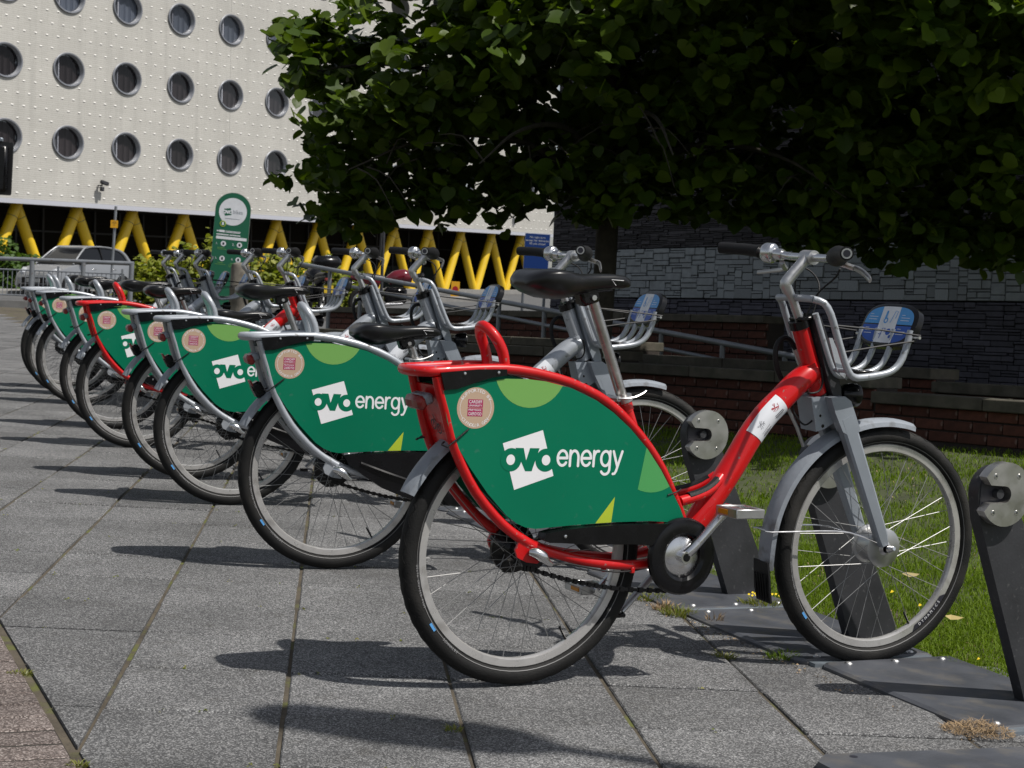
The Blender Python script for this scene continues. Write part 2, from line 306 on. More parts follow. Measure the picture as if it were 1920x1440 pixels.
# ------------------------------------------------------------------ mesh helpers
class MB:
    def __init__(self):
        self.v = []; self.f = []; self.mi = []; self.mats = []
        self.cur = 0
    def use(self, m):
        if m not in self.mats: self.mats.append(m)
        self.cur = self.mats.index(m); return self
    def add(self, vs, fs):
        b = len(self.v)
        self.v.extend([tuple(x) for x in vs])
        for q in fs:
            self.f.append([i + b for i in q]); self.mi.append(self.cur)
        return self
    def box(self, c, s, R=None, bevel=0.0):
        hx, hy, hz = s[0] / 2, s[1] / 2, s[2] / 2
        if bevel <= 0:
            vs = [(x, y, z) for z in (-hz, hz) for y in (-hy, hy) for x in (-hx, hx)]
            fs = [(0, 2, 3, 1), (4, 5, 7, 6), (0, 1, 5, 4), (2, 6, 7, 3), (0, 4, 6, 2), (1, 3, 7, 5)]
        else:
            b = min(bevel, hx * .9, hy * .9, hz * .9)
            vs = []; idx = {}
            for sx in (-1, 1):
                for sy in (-1, 1):
                    for sz in (-1, 1):
                        for a in range(3):
                            p = [sx * (hx - b), sy * (hy - b), sz * (hz - b)]
                            p[a] = (sx * hx, sy * hy, sz * hz)[a]
                            idx[(sx, sy, sz, a)] = len(vs); vs.append(tuple(p))
            I = lambda sx, sy, sz, a: idx[(sx, sy, sz, a)]
            fs = []
            for s_ in (-1, 1):
                q = [I(s_, -1, -1, 0), I(s_, 1, -1, 0), I(s_, 1, 1, 0), I(s_, -1, 1, 0)]; fs.append(q if s_ > 0 else q[::-1])
                q = [I(-1, s_, -1, 1), I(-1, s_, 1, 1), I(1, s_, 1, 1), I(1, s_, -1, 1)]; fs.append(q if s_ > 0 else q[::-1])
                q = [I(-1, -1, s_, 2), I(1, -1, s_, 2), I(1, 1, s_, 2), I(-1, 1, s_, 2)]; fs.append(q if s_ > 0 else q[::-1])
            for sx in (-1, 1):
                for sy in (-1, 1):
                    q = [I(sx, sy, -1, 0), I(sx, sy, 1, 0), I(sx, sy, 1, 1), I(sx, sy, -1, 1)]; fs.append(q if sx * sy < 0 else q[::-1])
            for sx in (-1, 1):
                for sz in (-1, 1):
                    q = [I(sx, -1, sz, 0), I(sx, 1, sz, 0), I(sx, 1, sz, 2), I(sx, -1, sz, 2)]; fs.append(q if sx * sz > 0 else q[::-1])
            for sy in (-1, 1):
                for sz in (-1, 1):
                    q = [I(-1, sy, sz, 1), I(1, sy, sz, 1), I(1, sy, sz, 2), I(-1, sy, sz, 2)]; fs.append(q if sy * sz < 0 else q[::-1])
            for sx in (-1, 1):
                for sy in (-1, 1):
                    for sz in (-1, 1):
                        q = [I(sx, sy, sz, 0), I(sx, sy, sz, 1), I(sx, sy, sz, 2)]; fs.append(q if sx * sy * sz > 0 else q[::-1])
        if R is not None:
            vs = [tuple((R @ Vector(v)) + Vector(c)) for v in vs]
        else:
            vs = [(v[0] + c[0], v[1] + c[1], v[2] + c[2]) for v in vs]
        return self.add(vs, fs)
    def tube(self, pts, r, n=10, smooth=0, closed=False, caps=True, flat=None):
        pts = [Vector(p) for p in pts]
        rs = list(r) if isinstance(r, (list, tuple)) else [r] * len(pts)
        if smooth: pts, rs = spline(pts, rs, smooth, closed)
        m = len(pts)
        tang = []
        for i in range(m):
            a = pts[(i - 1) % m] if (closed or i > 0) else pts[i]
            b = pts[(i + 1) % m] if (closed or i < m - 1) else pts[i]
            tang.append((b - a).normalized())
        ref = Vector((0, 1, 0)) if abs(tang[0].y) < 0.9 else Vector((0, 0, 1))
        u = (ref - tang[0] * ref.dot(tang[0])).normalized()
        vs = []
        for i in range(m):
            t = tang[i]
            u = (u - t * u.dot(t)).normalized()
            v = t.cross(u)
            for k in range(n):
                a = 2 * pi * k / n
                fy = flat if flat else 1.0
                vs.append(pts[i] + u * (cos(a) * rs[i]) + v * (sin(a) * rs[i] * fy))
        fs = []
        for i in range(m if closed else m - 1):
            j = (i + 1) % m
            for k in range(n):
                l = (k + 1) % n
                fs.append((i * n + k, i * n + l, j * n + l, j * n + k))
        if caps and not closed:
            fs.append(tuple(range(n - 1, -1, -1))); fs.append(tuple((m - 1) * n + k for k in range(n)))
        return self.add(vs, fs)
    def lathe(self, prof, n=24, axis='y', c=(0, 0, 0), closed=False, a0=0.0, a1=2 * pi, R=None):
        """prof: (radius, offset along the axis)"""
        full = abs(a1 - a0 - 2 * pi) < 1e-6
        k = n if full else n + 1
        vs = []
        for i in range(k):
            a = a0 + (a1 - a0) * i / n
            for (r, o) in prof:
                if axis == 'y': p = Vector((r * cos(a), o, r * sin(a)))
                elif axis == 'z': p = Vector((r * cos(a), r * sin(a), o))
                else: p = Vector((o, r * cos(a), r * sin(a)))
                if R is not None: p = R @ p
                vs.append(p + Vector(c))
        q = len(prof); fs = []
        flip = axis == 'y'
        for i in range(n):
            j = (i + 1) % k
            for s in range(q if closed else q - 1):
                t = (s + 1) % q
                f = (i * q + s, j * q + s, j * q + t, i * q + t)
                fs.append(f if flip else f[::-1])
        return self.add(vs, fs)
    def disc(self, c, r, axis='y', n=24, sgn=-1, rz=None):
        rz = rz or r
        vs = []
        for i in range(n):
            a = 2 * pi * i / n
            if axis == 'y': vs.append((c[0] + r * cos(a), c[1], c[2] + rz * sin(a)))
            elif axis == 'z': vs.append((c[0] + r * cos(a), c[1] + rz * sin(a), c[2]))
            else: vs.append((c[0], c[1] + r * cos(a), c[2] + rz * sin(a)))
        return self.add(vs, [tuple(range(n))])
    def prism(self, poly, v0, v1, plane='uz', cap0=True):
        """extrude a polygon: 'uz' along y, 'xy' along z, 'yz' along x"""
        n = len(poly)
        def P(a, b, w):
            if plane == 'uz': return (a, w, b)
            if plane == 'xy': return (a, b, w)
            return (w, a, b)
        vs = [P(a, b, v0) for a, b in poly] + [P(a, b, v1) for a, b in poly]
        fs = [tuple(range(n)), tuple(range(2 * n - 1, n - 1, -1))]
        for i in range(n):
            j = (i + 1) % n
            fs.append((i, i + n, j + n, j))
        return self.add(vs, fs)
    def flat(self, poly, v, plane='uz'):
        if plane == 'uz': vs = [(a, v, b) for a, b in poly]
        elif plane == 'xy': vs = [(a, b, v) for a, b in poly]
        else: vs = [(v, a, b) for a, b in poly]
        return self.add(vs, [tuple(range(len(poly)))])
    def mesh(self, name, sharp=38.0, recalc=True):
        me = bpy.data.meshes.new(name)
        me.from_pydata(self.v, [], self.f)
        for m in self.mats: me.materials.append(m)
        if len(self.mats) > 1: me.polygons.foreach_set('material_index', self.mi)
        if recalc:
            b = bmesh.new(); b.from_mesh(me); bmesh.ops.recalc_face_normals(b, faces=b.faces); b.to_mesh(me); b.free()
        if sharp is not None:
            me.shade_smooth(); me.set_sharp_from_angle(angle=radians(sharp))
        me.update()
        return me

def spline(pts, rs, k, closed=False):
    n = len(pts); out = []; ro = []
    rng_ = range(n if closed else n - 1)
    for i in rng_:
        p1, p2 = pts[i], pts[(i + 1) % n]
        p0 = pts[(i - 1) % n] if (closed or i > 0) else p1 * 2 - p2
        p3 = pts[(i + 2) % n] if (closed or i < n - 2) else p2 * 2 - p1
        for s in range(k):
            t = s / k
            out.append(0.5 * ((2 * p1) + (p2 - p0) * t + (2 * p0 - 5 * p1 + 4 * p2 - p3) * t * t + (3 * p1 - p0 - 3 * p2 + p3) * t ** 3))
            ro.append(rs[i] + (rs[(i + 1) % n] - rs[i]) * t)
    if not closed: out.append(pts[-1]); ro.append(rs[-1])
    return out, ro

def link(name, me, parent=None, kind=None, label=None):
    o = bpy.data.objects.new(name, me); COL.objects.link(o)
    if parent is not None: o.parent = parent
    if kind: o['kind'] = kind
    if label: o['label'] = label
    return o
def part(name, mb, parent=None, sharp=38.0, kind=None, label=None, recalc=True):
    return link(name, mb.mesh(name, sharp, recalc), parent, kind, label)
def thing(name, label, cat, loc=(0, 0, 0), rz=0.0, group=None, mx=None):
    o = bpy.data.objects.new(name, None); COL.objects.link(o)
    o.empty_display_size = 0.1
    if mx is not None: o.matrix_world = mx
    else: o.location = loc; o.rotation_euler = (0, 0, rz)
    o['label'] = label; o['category'] = cat
    if group: o['group'] = group
    return o
def tag(o, label, cat, group=None):
    o['label'] = label; o['category'] = cat
    if group: o['group'] = group
    return o

_tcache = {}
def text_geo(s):
    """2-D outline geometry of a string, cap height about 0.7"""
    if s in _tcache: return _tcache[s]
    cu = bpy.data.curves.new('lettering', 'FONT'); cu.body = s; cu.resolution_u = 3
    ob = bpy.data.objects.new('lettering', cu); COL.objects.link(ob)
    dg = bpy.context.evaluated_depsgraph_get()
    me = bpy.data.meshes.new_from_object(ob.evaluated_get(dg))
    vs = [(v.co.x, v.co.y) for v in me.vertices]; fs = [tuple(p.vertices) for p in me.polygons]
    bpy.data.objects.remove(ob); bpy.data.curves.remove(cu); bpy.data.meshes.remove(me)
    wd = max([v[0] for v in vs] or [0]) ; x0 = min([v[0] for v in vs] or [0])
    _tcache[s] = (vs, fs, x0, wd)
    return _tcache[s]
def put_text(mb, s, fn, size, width=None, align='c'):
    """write s through fn(x, y) -> 3-D point; x right, y up, baseline at 0"""
    vs, fs, x0, x1 = text_geo(s)
    k = size / 0.7
    kx = k if width is None else width / max(1e-6, x1 - x0)
    off = -(x0 + x1) / 2 if align == 'c' else -x0
    mb.add([fn((x + off) * kx, y * k) for x, y in vs], fs)

def ribbon(pts, wd, n=8):
    """outline of a round-ended stroke in 2-D"""
    pts = [Vector((p[0], p[1])) for p in pts]
    L_, R_ = [], []
    m = len(pts)
    for i in range(m):
        a = pts[max(0, i - 1)]; b = pts[min(m - 1, i + 1)]
        t = (b - a).normalized(); nn = Vector((-t.y, t.x)) * wd / 2
        L_.append(pts[i] + nn); R_.append(pts[i] - nn)
    t0 = (pts[1] - pts[0]).normalized(); t1 = (pts[-1] - pts[-2]).normalized()
    c1 = []; a0 = atan2(t1.x, -t1.y)
    for i in range(1, n): a = a0 - pi * i / n; c1.append(pts[-1] + Vector((cos(a), sin(a))) * wd / 2)
    c0 = []; a0 = atan2(-t0.x, t0.y)
    for i in range(1, n): a = a0 - pi * i / n; c0.append(pts[0] + Vector((cos(a), sin(a))) * wd / 2)
    return [(p.x, p.y) for p in L_ + c1 + R_[::-1] + c0]
def arc(cx, cy, rx, ry, a0, a1, n=14):
    return [(cx + rx * cos(radians(a0 + (a1 - a0) * i / n)), cy + ry * sin(radians(a0 + (a1 - a0) * i / n))) for i in range(n + 1)]
def clip_half(poly, a, b, c):
    """keep a*x + b*y <= c"""
    out = []
    for i in range(len(poly)):
        p, q = poly[i - 1], poly[i]
        dp, dq = a * p[0] + b * p[1] - c, a * q[0] + b * q[1] - c
        if (dp <= 0) != (dq <= 0):
            t = dp / (dp - dq); out.append((p[0] + (q[0] - p[0]) * t, p[1] + (q[1] - p[1]) * t))
        if dq <= 0: out.append(q)
    return out
def clip_convex(poly, conv):
    """clip poly by a counter-clockwise convex polygon"""
    out = poly
    for i in range(len(conv)):
        p, q = conv[i - 1], conv[i]
        nx, ny = (q[1] - p[1]), -(q[0] - p[0])
        out = clip_half(out, nx, ny, nx * p[0] + ny * p[1])
        if not out: return []
    return out
# ------------------------------------------------------------------ hire bicycle, built once, then copied
BP = []      # (key, object name, mesh, parent key, group: ''/'steer'/'seat', kind)
def bpart(key, name, mb, parent=None, grp='', kind=None, sharp=40.0, recalc=True):
    BP.append((key, name, mb.mesh(name, sharp, recalc), parent, grp, kind))

RW = 0.335
NEAR = [(-.298, .768), (-.288, .732), (-.270, .683), (-.251, .625), (-.220, .560), (-.178, .495), (-.122, .436), (-.079, .401),
        (-.044, .379), (-.008, .361), (.031, .348), (.081, .334), (.136, .322), (.190, .314), (.264, .307), (.33, .308), (.40, .322)]
ARCH = [(.452, .385), (.439, .418), (.419, .455), (.389, .499), (.352, .552), (.306, .609), (.249, .665), (.195, .707), (.142, .737),
        (.064, .766), (-.010, .782), (-.058, .789), (-.116, .793), (-.20, .789), (-.295, .781)]
b = MB().use(M['silver'])
for s in (-1, 1):
    b.tube([(u, s * (.07 if u < .2 else .07 - (u - .2) * .12), z) for u, z in NEAR], .0128, 10, 2)
path = [(u, -.07 if u < .35 else -.07 + (u - .35) * .25, z) for u, z in ARCH] + [(-.325, -.062, .779), (-.342, -.03, .778)]
path = path + [(u, -v, z) for u, v, z in path[::-1]]
b.tube(path, .0128, 10, 2)
b.tube([(.43, -.035, .33), (.43, .035, .33)], .026, 16)
for s in (-1, 1):
    pl = [(-.062, .352), (-.052, .375), (-.03, .382), (0, .372), (.024, .352), (.02, .33), (0, .318), (-.03, .322), (-.055, .334)]
    b.prism(pl, s * .078, s * .070)
bpart('frame', 'carrier_frame', b)
b = MB().use(M['silver'])
b.tube([(-.106, -.046, .79), (-.116, -.047, .832), (-.134, -.041, .866), (-.147, -.022, .886), (-.151, 0, .892), (-.147, .022, .886), (-.134, .041, .866), (-.116, .047, .832), (-.106, .046, .79)], .0135, 10, 3)
bpart('loop', 'carrier_hoop', b)
b = MB().use(M['silver']); b.tube([(.432, 0, .335), (.268, 0, .712)], .0185, 14)
b.tube([(.275, 0, .695), (.262, 0, .725)], .0215, 14)
bpart('seattube', 'seat_tube', b)
b = MB().use(M['alloy'])
b.tube([(.268, 0, .718), (.262, 0, .732)], .0235, 16)
b.tube([(.235, -.026, .727), (.25, -.034, .729), (.275, -.036, .733), (.30, -.034, .743), (.312, -.03, .75)], [.0055, .006, .005, .004, .0035], 8, 2, flat=.6)
b.tube([(.235, -.028, .727), (.235, .028, .727)], .007, 8)
bpart('clamp', 'seat_clamp', b)
b = MB().use(M['post_steel']); b.tube([(.30, 0, .64), (.142, 0, 1.0)], .0142, 16)
bpart('post', 'seat_post', b, grp='seat')
# saddle
secs = [(-.058, .03, 1.012, .012), (-.052, .062, 1.024, .034), (-.03, .090, 1.038, .060), (0, .099, 1.043, .074), (.03, .094, 1.043, .076), (.06, .077, 1.039, .068), (.09, .057, 1.036, .056),
        (.12, .042, 1.036, .047), (.16, .033, 1.039, .041), (.20, .028, 1.041, .038), (.235, .024, 1.039, .034), (.252, .016, 1.033, .024), (.259, .006, 1.026, .010)]
b = MB().use(M['saddle']); n = 18; vs = []; fs = []
for (u, hw, zt, th) in secs:
    for k in range(n):
        a = 2 * pi * k / n
        ca, sa = cos(a), sin(a)
        y = hw * (abs(ca) ** .75) * (1 if ca > 0 else -1)
        if sa > 0: z = zt - .013 * (1 - abs(sa) ** .8) - .004 * (1 - min(1, abs(y) / (hw * .5))) * (1 if hw > .05 else 0)
        else: z = zt - .013 - (th - .013) * (abs(sa) ** .6)
        vs.append((u, y, z))
for i in range(len(secs) - 1):
    for k in range(n):
        l = (k + 1) % n; fs.append((i * n + k, i * n + l, (i + 1) * n + l, (i + 1) * n + k))
fs.append(tuple(range(n))); fs.append(tuple((len(secs) - 1) * n + k for k in range(n)))
b.add(vs, fs)
bpart('saddle', 'saddle', b, grp='seat', sharp=70)
b = MB().use(M['black'])
b.box((.135, 0, .985), (.055, .045, .05), Matrix.Rotation(radians(-20), 3, 'Y'), .008)
b.tube([(.0, -.04, .985), (.06, -.025, .982), (.2, -.015, 1.0)], .0035, 6, 3); b.tube([(.0, .04, .985), (.06, .025, .982), (.2, .015, 1.0)], .0035, 6, 3)
b.use(M['chrome']); b.tube([(.142, -.03, .978), (.142, .03, .978)], .007, 8)
bpart('saddle_clamp', 'saddle_rails', b, 'saddle', grp='seat')
b = MB().use(M['white'])
for s in (-1,):
    b.tube([(.2, s * .033, 1.012), (.187, s * .0318, 1.026), (.225, s * .0272, 1.026)], .0009, 5)
bpart('saddle_logo', 'saddle_marking', b, 'saddle', grp='seat')
# main tube
MT = [(.445, .315), (.50, .385), (.545, .447), (.598, .522), (.633, .575), (.671, .636), (.714, .691), (.768, .742), (.81, .781), (.843, .806), (.866, .816)]
b = MB().use(M['silver'])
b.tube([(u, 0, z) for u, z in MT], [.032, .033, .0335, .034, .034, .034, .034, .034, .034, .033, .030], 18, 3)
bpart('maintube', 'main_tube', b)
mp_, _ = spline([Vector((u, 0, z)) for u, z in MT], [0] * len(MT), 6)
cum = [0.0]
for i in range(1, len(mp_)): cum.append(cum[-1] + (mp_[i] - mp_[i - 1]).length)
s0 = min(range(len(mp_)), key=lambda i: (mp_[i] - Vector((.678, 0, .648))).length); S0 = cum[s0]
def on_tube(s, a, r):
    s = S0 + s
    for i in range(1, len(cum)):
        if cum[i] >= s: break
    t = (s - cum[i - 1]) / (cum[i] - cum[i - 1])
    p = mp_[i - 1].lerp(mp_[i], t); tg = (mp_[min(i + 1, len(mp_) - 1)] - mp_[i - 2]).normalized()
    nn = Vector((-tg.z, 0, tg.x))
    return p + (Vector((0, -1, 0)) * cos(a) + nn * sin(a)) * r
b = MB().use(M['sticker'])
vs = []; fs = []; ns, na = 12, 12
for i in range(ns + 1):
    for j in range(na + 1):
        a = radians(-62 + 124 * j / na); vs.append(on_tube(-.012 + .125 * i / ns, a, .0348))
for i in range(ns):
    for j in range(na): fs.append((i * (na + 1) + j, (i + 1) * (na + 1) + j, (i + 1) * (na + 1) + j + 1, i * (na + 1) + j + 1))
b.add(vs, fs)
LAY = [0]
def stroke_tube(pts, wd, ox, oy, k):
    LAY[0] += 1
    pol = ribbon(pts, wd, 5); r = .03505 + .00001 * LAY[0]
    b.add([on_tube(ox + x * k, (oy + y * k) / .0348, r) for x, y in pol], [tuple(range(len(pol)))])
def dragon(ox, oy, k):
    stroke_tube([(-.9, .1), (-.6, .25), (-.2, .1), (.1, -.1), (.5, -.1), (.8, -.4)], .26, ox, oy, k)
    stroke_tube([(-.9, .1), (-1.1, .35), (-.8, .5), (-.55, .35)], .2, ox, oy, k)
    for q in ((.0, 1.1), (.35, 1.15), (.65, .95)): stroke_tube([(-.1, .1), (q[0] * .5, .6), q], .1, ox, oy, k)
    stroke_tube([(-.5, .0), (-.8, -.4), (-1.1, -.35)], .13, ox, oy, k); stroke_tube([(-.2, 0), (-.35, -.6), (-.6, -.75)], .13, ox, oy, k)
    stroke_tube([(.35, -.15), (.2, -.65), (.0, -.85)], .13, ox, oy, k); stroke_tube([(.6, -.15), (.65, -.65), (.5, -.85)], .13, ox, oy, k)
    stroke_tube([(.8, -.4), (1.1, -.1), (1.0, .3), (1.25, .5)], .12, ox, oy, k)
b.use(M['dragon']); dragon(.083, .012, .0105)
b.use(M['ink'])
for (q, w_) in (((-.9, .1), .1),):
    pass
for L_ in ([(-.9, .2), (-.6, .45), (-.3, .1), (.1, .2), (.5, -.1), (.9, .2), (1.1, -.1)], [(-.9, .2), (-1.15, .45), (-.8, .6)], [(-.2, .2), (.1, .7), (.5, .9)], [(0, .2), (.4, .5), (.8, .6)], [(-.5, .1), (-.8, -.5), (-1.1, -.55)], [(-.1, .0), (-.3, -.7), (-.55, -.8)], [(.4, 0), (.25, -.6)], [(.7, 0), (.75, -.6)]):
    stroke_tube(L_, .09, .022, .011, .0105)
stroke_tube([(0, 0), (1, 0)], .028, .005, -.007, .036)
for (x, y, l) in ((.008, -.0125, .02), (.006, -.0165, .034), (.008, -.0205, .026), (.068, -.006, .03), (.066, -.0105, .034), (.07, -.015, .026)):
    stroke_tube([(0, 0), (1, 0)], .07, x, y, l)
bpart('dragon_sticker', 'tube_sticker', b, 'maintube', sharp=60, recalc=False)
for s in (-1, 1):
    b = MB().use(M['silver']); b.tube([(.578, s * .012, .528), (.55, s * .024, .506), (.518, s * .034, .490), (.48, s * .044, .479), (.425, s * .052, .468)], .0135, 10, 2)
    bpart('steptube%d' % s, 'step_tube', b)
    b = MB().use(M['matt_black']); b.tube([(.562, s * .018, .521), (.55, s * .024, .5125), (.518, s * .034, .4965), (.48, s * .044, .4855), (.452, s * .049, .4805)], .0115, 8, 2)
    bpart('stepgrip%d' % s, 'rubber_strip', b, 'steptube%d' % s)
b = MB().use(M['silver']); b.tube([(.892, 0, .75), (.810, 0, .939)], .0238, 20)
b.tube([(.86, -.0, .815), (.845, -.0, .84)], .0262, 18)
bpart('headtube', 'head_tube', b)
b = MB().use(M['black']); b.tube([(.812, 0, .934), (.803, 0, .955)], .0285, 20); b.tube([(.889, 0, .757), (.895, 0, .744)], .027, 20)
b.box((.822, 0, .962), (.06, .062, .012), Matrix.Rotation(radians(-12), 3, 'Y'), .004)
bpart('headcup', 'headset_cup', b, 'headtube')
b = MB().use(M['greydark'])
b.prism([(.828, .965), (.852, .968), (.872, .93), (.912, .845), (.938, .78), (.944, .752), (.915, .752), (.895, .79), (.86, .88)], -.034, .034)
bpart('cover', 'head_cover', b)
# lock cable
b = MB().use(M['matt_black']); b.tube([(.815, .05, .77), (.790, .055, .81), (.777, .055, .85), (.780, .055, .885), (.80, .055, .903), (.822, .055, .898), (.841, .05, .873)], .0075, 8, 3)
b.use(M['alloy']); b.tube([(.841, .05, .875), (.863, .045, .832)], .0115, 10)
bpart('lock', 'lock_cable', b)
# ---- panels
PANEL = [(-.287, .733), (-.279, .70), (-.270, .663), (-.256, .632), (-.236, .600), (-.198, .549), (-.150, .492), (-.095, .438), (-.066, .419), (-.041, .409), (-.013, .405), (.089, .413), (.215, .420), (.319, .422), (.428, .416),
         (.408, .455), (.376, .503), (.340, .554), (.296, .606), (.241, .657), (.188, .696), (.136, .725), (.063, .753), (-.010, .767), (-.06, .771), (-.12, .770), (-.20, .757), (-.27, .745)]
V0 = -.0815
for s, key in ((-1, 'panel'), (1, 'panel_far')):
    b = MB().use(M['green']); b.prism(PANEL, s * .0815, s * .0785)
    bpart(key, 'side_panel', b, sharp=20)
def lay(k): return V0 - .00028 * k
def circ(cx, cz, r, n=40, rz=None): return [(cx + r * cos(2 * pi * i / n), cz + (rz or r) * sin(2 * pi * i / n)) for i in range(n)]
b = MB().use(M['ltgreen'])
b.flat(clip_convex(PANEL, circ(-.053, .802, .1005)), lay(1))
bpart('shape1', 'printed_disc', b, 'panel', sharp=None)
b = MB().use(M['mdgreen'])
pp = clip_convex(PANEL, circ(.315, .602, .107)); pp = clip_half(pp, -.104, .017, -.104 * .292 + .017 * .606)
b.flat(pp, lay(1))
bpart('shape2', 'printed_sector', b, 'panel', sharp=None)
b = MB().use(M['ltgreen2']); b.flat([(.209, .484), (.157, .4175), (.203, .4195)], lay(1))
bpart('shape3', 'printed_triangle', b, 'panel', sharp=None)
b = MB().use(M['white']); b.flat([(-.118, .614), (-.079, .501), (.028, .536), (-.010, .648)][::-1], lay(1))
b.use(M['green'])
b.flat(circ(-.093, .5745, .0285), lay(2)); b.flat(circ(.003, .5745, .0285), lay(2))
b.flat([(-.083, .6035), (-.052, .547), (-.034, .547), (-.016, .6035)], lay(2.3))
b.use(M['white']); b.flat(circ(-.094, .5745, .0118, 28, .0128), lay(3)); b.flat(circ(.004, .5745, .0118, 28, .0128), lay(3))
b.flat([(-.0605, .6045), (-.0515, .5735), (-.0425, .6045)], lay(3))
bpart('logo', 'printed_logo', b, 'panel', sharp=None)
G = {'e': ([[(.08, .5), (.86, .5)], arc(.47, .5, .40, .42, 0, 322, 26)], 1.02), 'n': ([[(.1, .06), (.1, .92)], [(.1, .5)] + arc(.45, .52, .35, .40, 170, 0, 12) + [(.8, .06)]], 1.0),
     'r': ([[(.1, .06), (.1, .92)], arc(.44, .48, .34, .44, 175, 78, 10)], .66), 'g': ([arc(.46, .5, .38, .42, 2, 362, 26), [(.84, .92), (.84, -.08)] + arc(.47, -.1, .37, .31, 0, -150, 12)], 1.07),
     'y': ([[(.06, .92), (.44, .06)], [(.82, .92), (.52, .18), (.36, -.22), (.25, -.36), (.10, -.38)]], .9)}
b = MB().use(M['white']); x = 0.0345; kx, kz = .0335, .0435; q = 1
for ch in 'energy':
    st, adv = G[ch]
    for L_ in st:
        pol = ribbon([(p[0] * kx, p[1] * kz) for p in L_], .0068, 6)
        b.flat([(x + px, .5585 + pz) for px, pz in pol], lay(1 + .12 * q)); q += 1
    x += adv * kx
bpart('lettering', 'printed_lettering', b, 'panel', sharp=None)
b = MB().use(M['beige']); cx, cz = -.1975, .6975
b.flat(circ(cx, cz, .0495, 48), lay(1))
b.use(M['white'])
for a0, a1 in ((-38, 38), (142, 218)): b.flat(ribbon(arc(cx, cz, .0415, .0415, a0, a1, 14), .0009, 3), lay(1.8))
def ring_text(s, r, a_mid, size, top=True):
    adv = size * .92 / r; n = len(s)
    for i, ch in enumerate(s):
        if ch == ' ': continue
        th = radians(a_mid) + ((n - 1) / 2 - i) * adv * (1 if top else -1)
        def fn(x, y, th=th):
            rr = r + y if top else r - y
            d = -x / r if top else x / r
            return (cx + rr * cos(th + d), lay(1.9), cz + rr * sin(th + d))
        put_text(b, ch, fn, size)
ring_text('SUPPORTED BY', .0385, 90, .0078)
ring_text('CEFNOGIR GAN', .0455, 270, .0078, False)
b.use(M['magenta'])
b.flat([(-.2185, .6985), (-.1785, .6985), (-.1785, .718), (-.2185, .718)], lay(1.8)); b.flat([(-.2185, .6775), (-.1785, .6775), (-.1785, .697), (-.2185, .697)], lay(1.8))
b.use(M['white'])
for s_, z_, sz in (('CARDIFF', .7085, .0075), ('UNIVERSITY', .701, .0046), ('PRIFYSGOL', .6905, .0046), ('CAERDYDD', .680, .0075)):
    put_text(b, s_, lambda x, y, z_=z_: (-.1985 + x, lay(2.5), z_ + y), sz, .0345)
bpart('rsticker', 'round_sticker', b, 'panel', sharp=None)
for s in (-1, 1):
    b = MB().use(M['black'])
    b.prism([(-.297, .779), (-.20, .790), (-.122, .793), (-.121, .778), (-.16, .772), (-.205, .758), (-.25, .742), (-.284, .738)], s * .0875, s * .0835)
    bpart('filler%d' % s, 'carrier_trim', b)
for u in (-.235, -.145):
    b = MB().use(M['chrome']); b.lathe([(0, -.0915), (.0035, -.0905), (.0045, -.088), (.0045, -.086)], 10, 'y', (u, 0, .779 + (u + .235) * .06))
    bpart('trimscrew%d' % (u * 1000), 'screw', b, 'filler-1')
b = MB().use(M['decksil']); b.prism([(-.331, -.045), (-.315, -.058), (-.12, -.058), (-.12, .058), (-.315, .058), (-.331, .045)], .782, .789, 'xy')
bpart('deck', 'carrier_deck', b)
# zip ties
b = MB().use(M['matt_black'])
b.tube([(-.268, -.086, .603), (-.25, -.0875, .618), (-.213, -.0835, .647)], .0022, 6); b.tube([(-.262, -.055, .612), (-.275, -.07, .607), (-.268, -.086, .603)], .0022, 6, 2)
bpart('tie1', 'cable_tie', b)
b = MB().use(M['matt_black']); b.tube([(.366, -.0835, .489), (.395, -.081, .497), (.412, -.072, .503)], .002, 6)
bpart('tie2', 'cable_tie', b)
b = MB().use(M['matt_black']); b.tube([(-.262, .055, .612), (-.275, .07, .607), (-.268, .086, .603), (-.245, .0825, .62)], .0022, 6, 2)
bpart('tie3', 'cable_tie', b)
# plate between the rear stays with the tail lamp
b = MB().use(M['silver'])
P_ = [(-.292, .745), (-.262, .66), (-.235, .60)]
vs = []; fs = []
for u, z in P_: vs += [(u, -.062, z), (u, .062, z), (u + .006, .062, z + .002), (u + .006, -.062, z + .002)]
for i in range(2):
    for k in range(4): fs.append((i * 4 + k, i * 4 + (k + 1) % 4, i * 4 + 4 + (k + 1) % 4, i * 4 + 4 + k))
fs += [(0, 1, 2, 3), (8, 11, 10, 9)]
b.add(vs, fs)
bpart('stayplate', 'stay_plate', b)
b = MB().use(M['ink'])
def ons(x, z): return (-.2935 + (.745 - z) * .353 - .0015, -x, z)
for L_ in (arc(-.012, .648, .011, .011, 0, 350, 14), arc(.014, .640, .011, .011, 0, 350, 14), [(-.012, .648), (.0, .666), (.014, .64)], [(.0, .666), (-.005, .672)]):
    pol = ribbon(L_, .0035, 4); b.add([ons(x, z) for x, z in pol], [tuple(range(len(pol)))])
bpart('stayprint', 'plate_emblem', b, 'stayplate', sharp=None)
b = MB().use(M['redlens']); b.box((-.317, .0, .702), (.026, .088, .034), Matrix.Rotation(radians(-18), 3, 'Y'), .009)
b.use(M['fender']); b.box((-.302, 0, .712), (.026, .086, .026), Matrix.Rotation(radians(-18), 3, 'Y'), .006)
bpart('tail', 'tail_light', b)

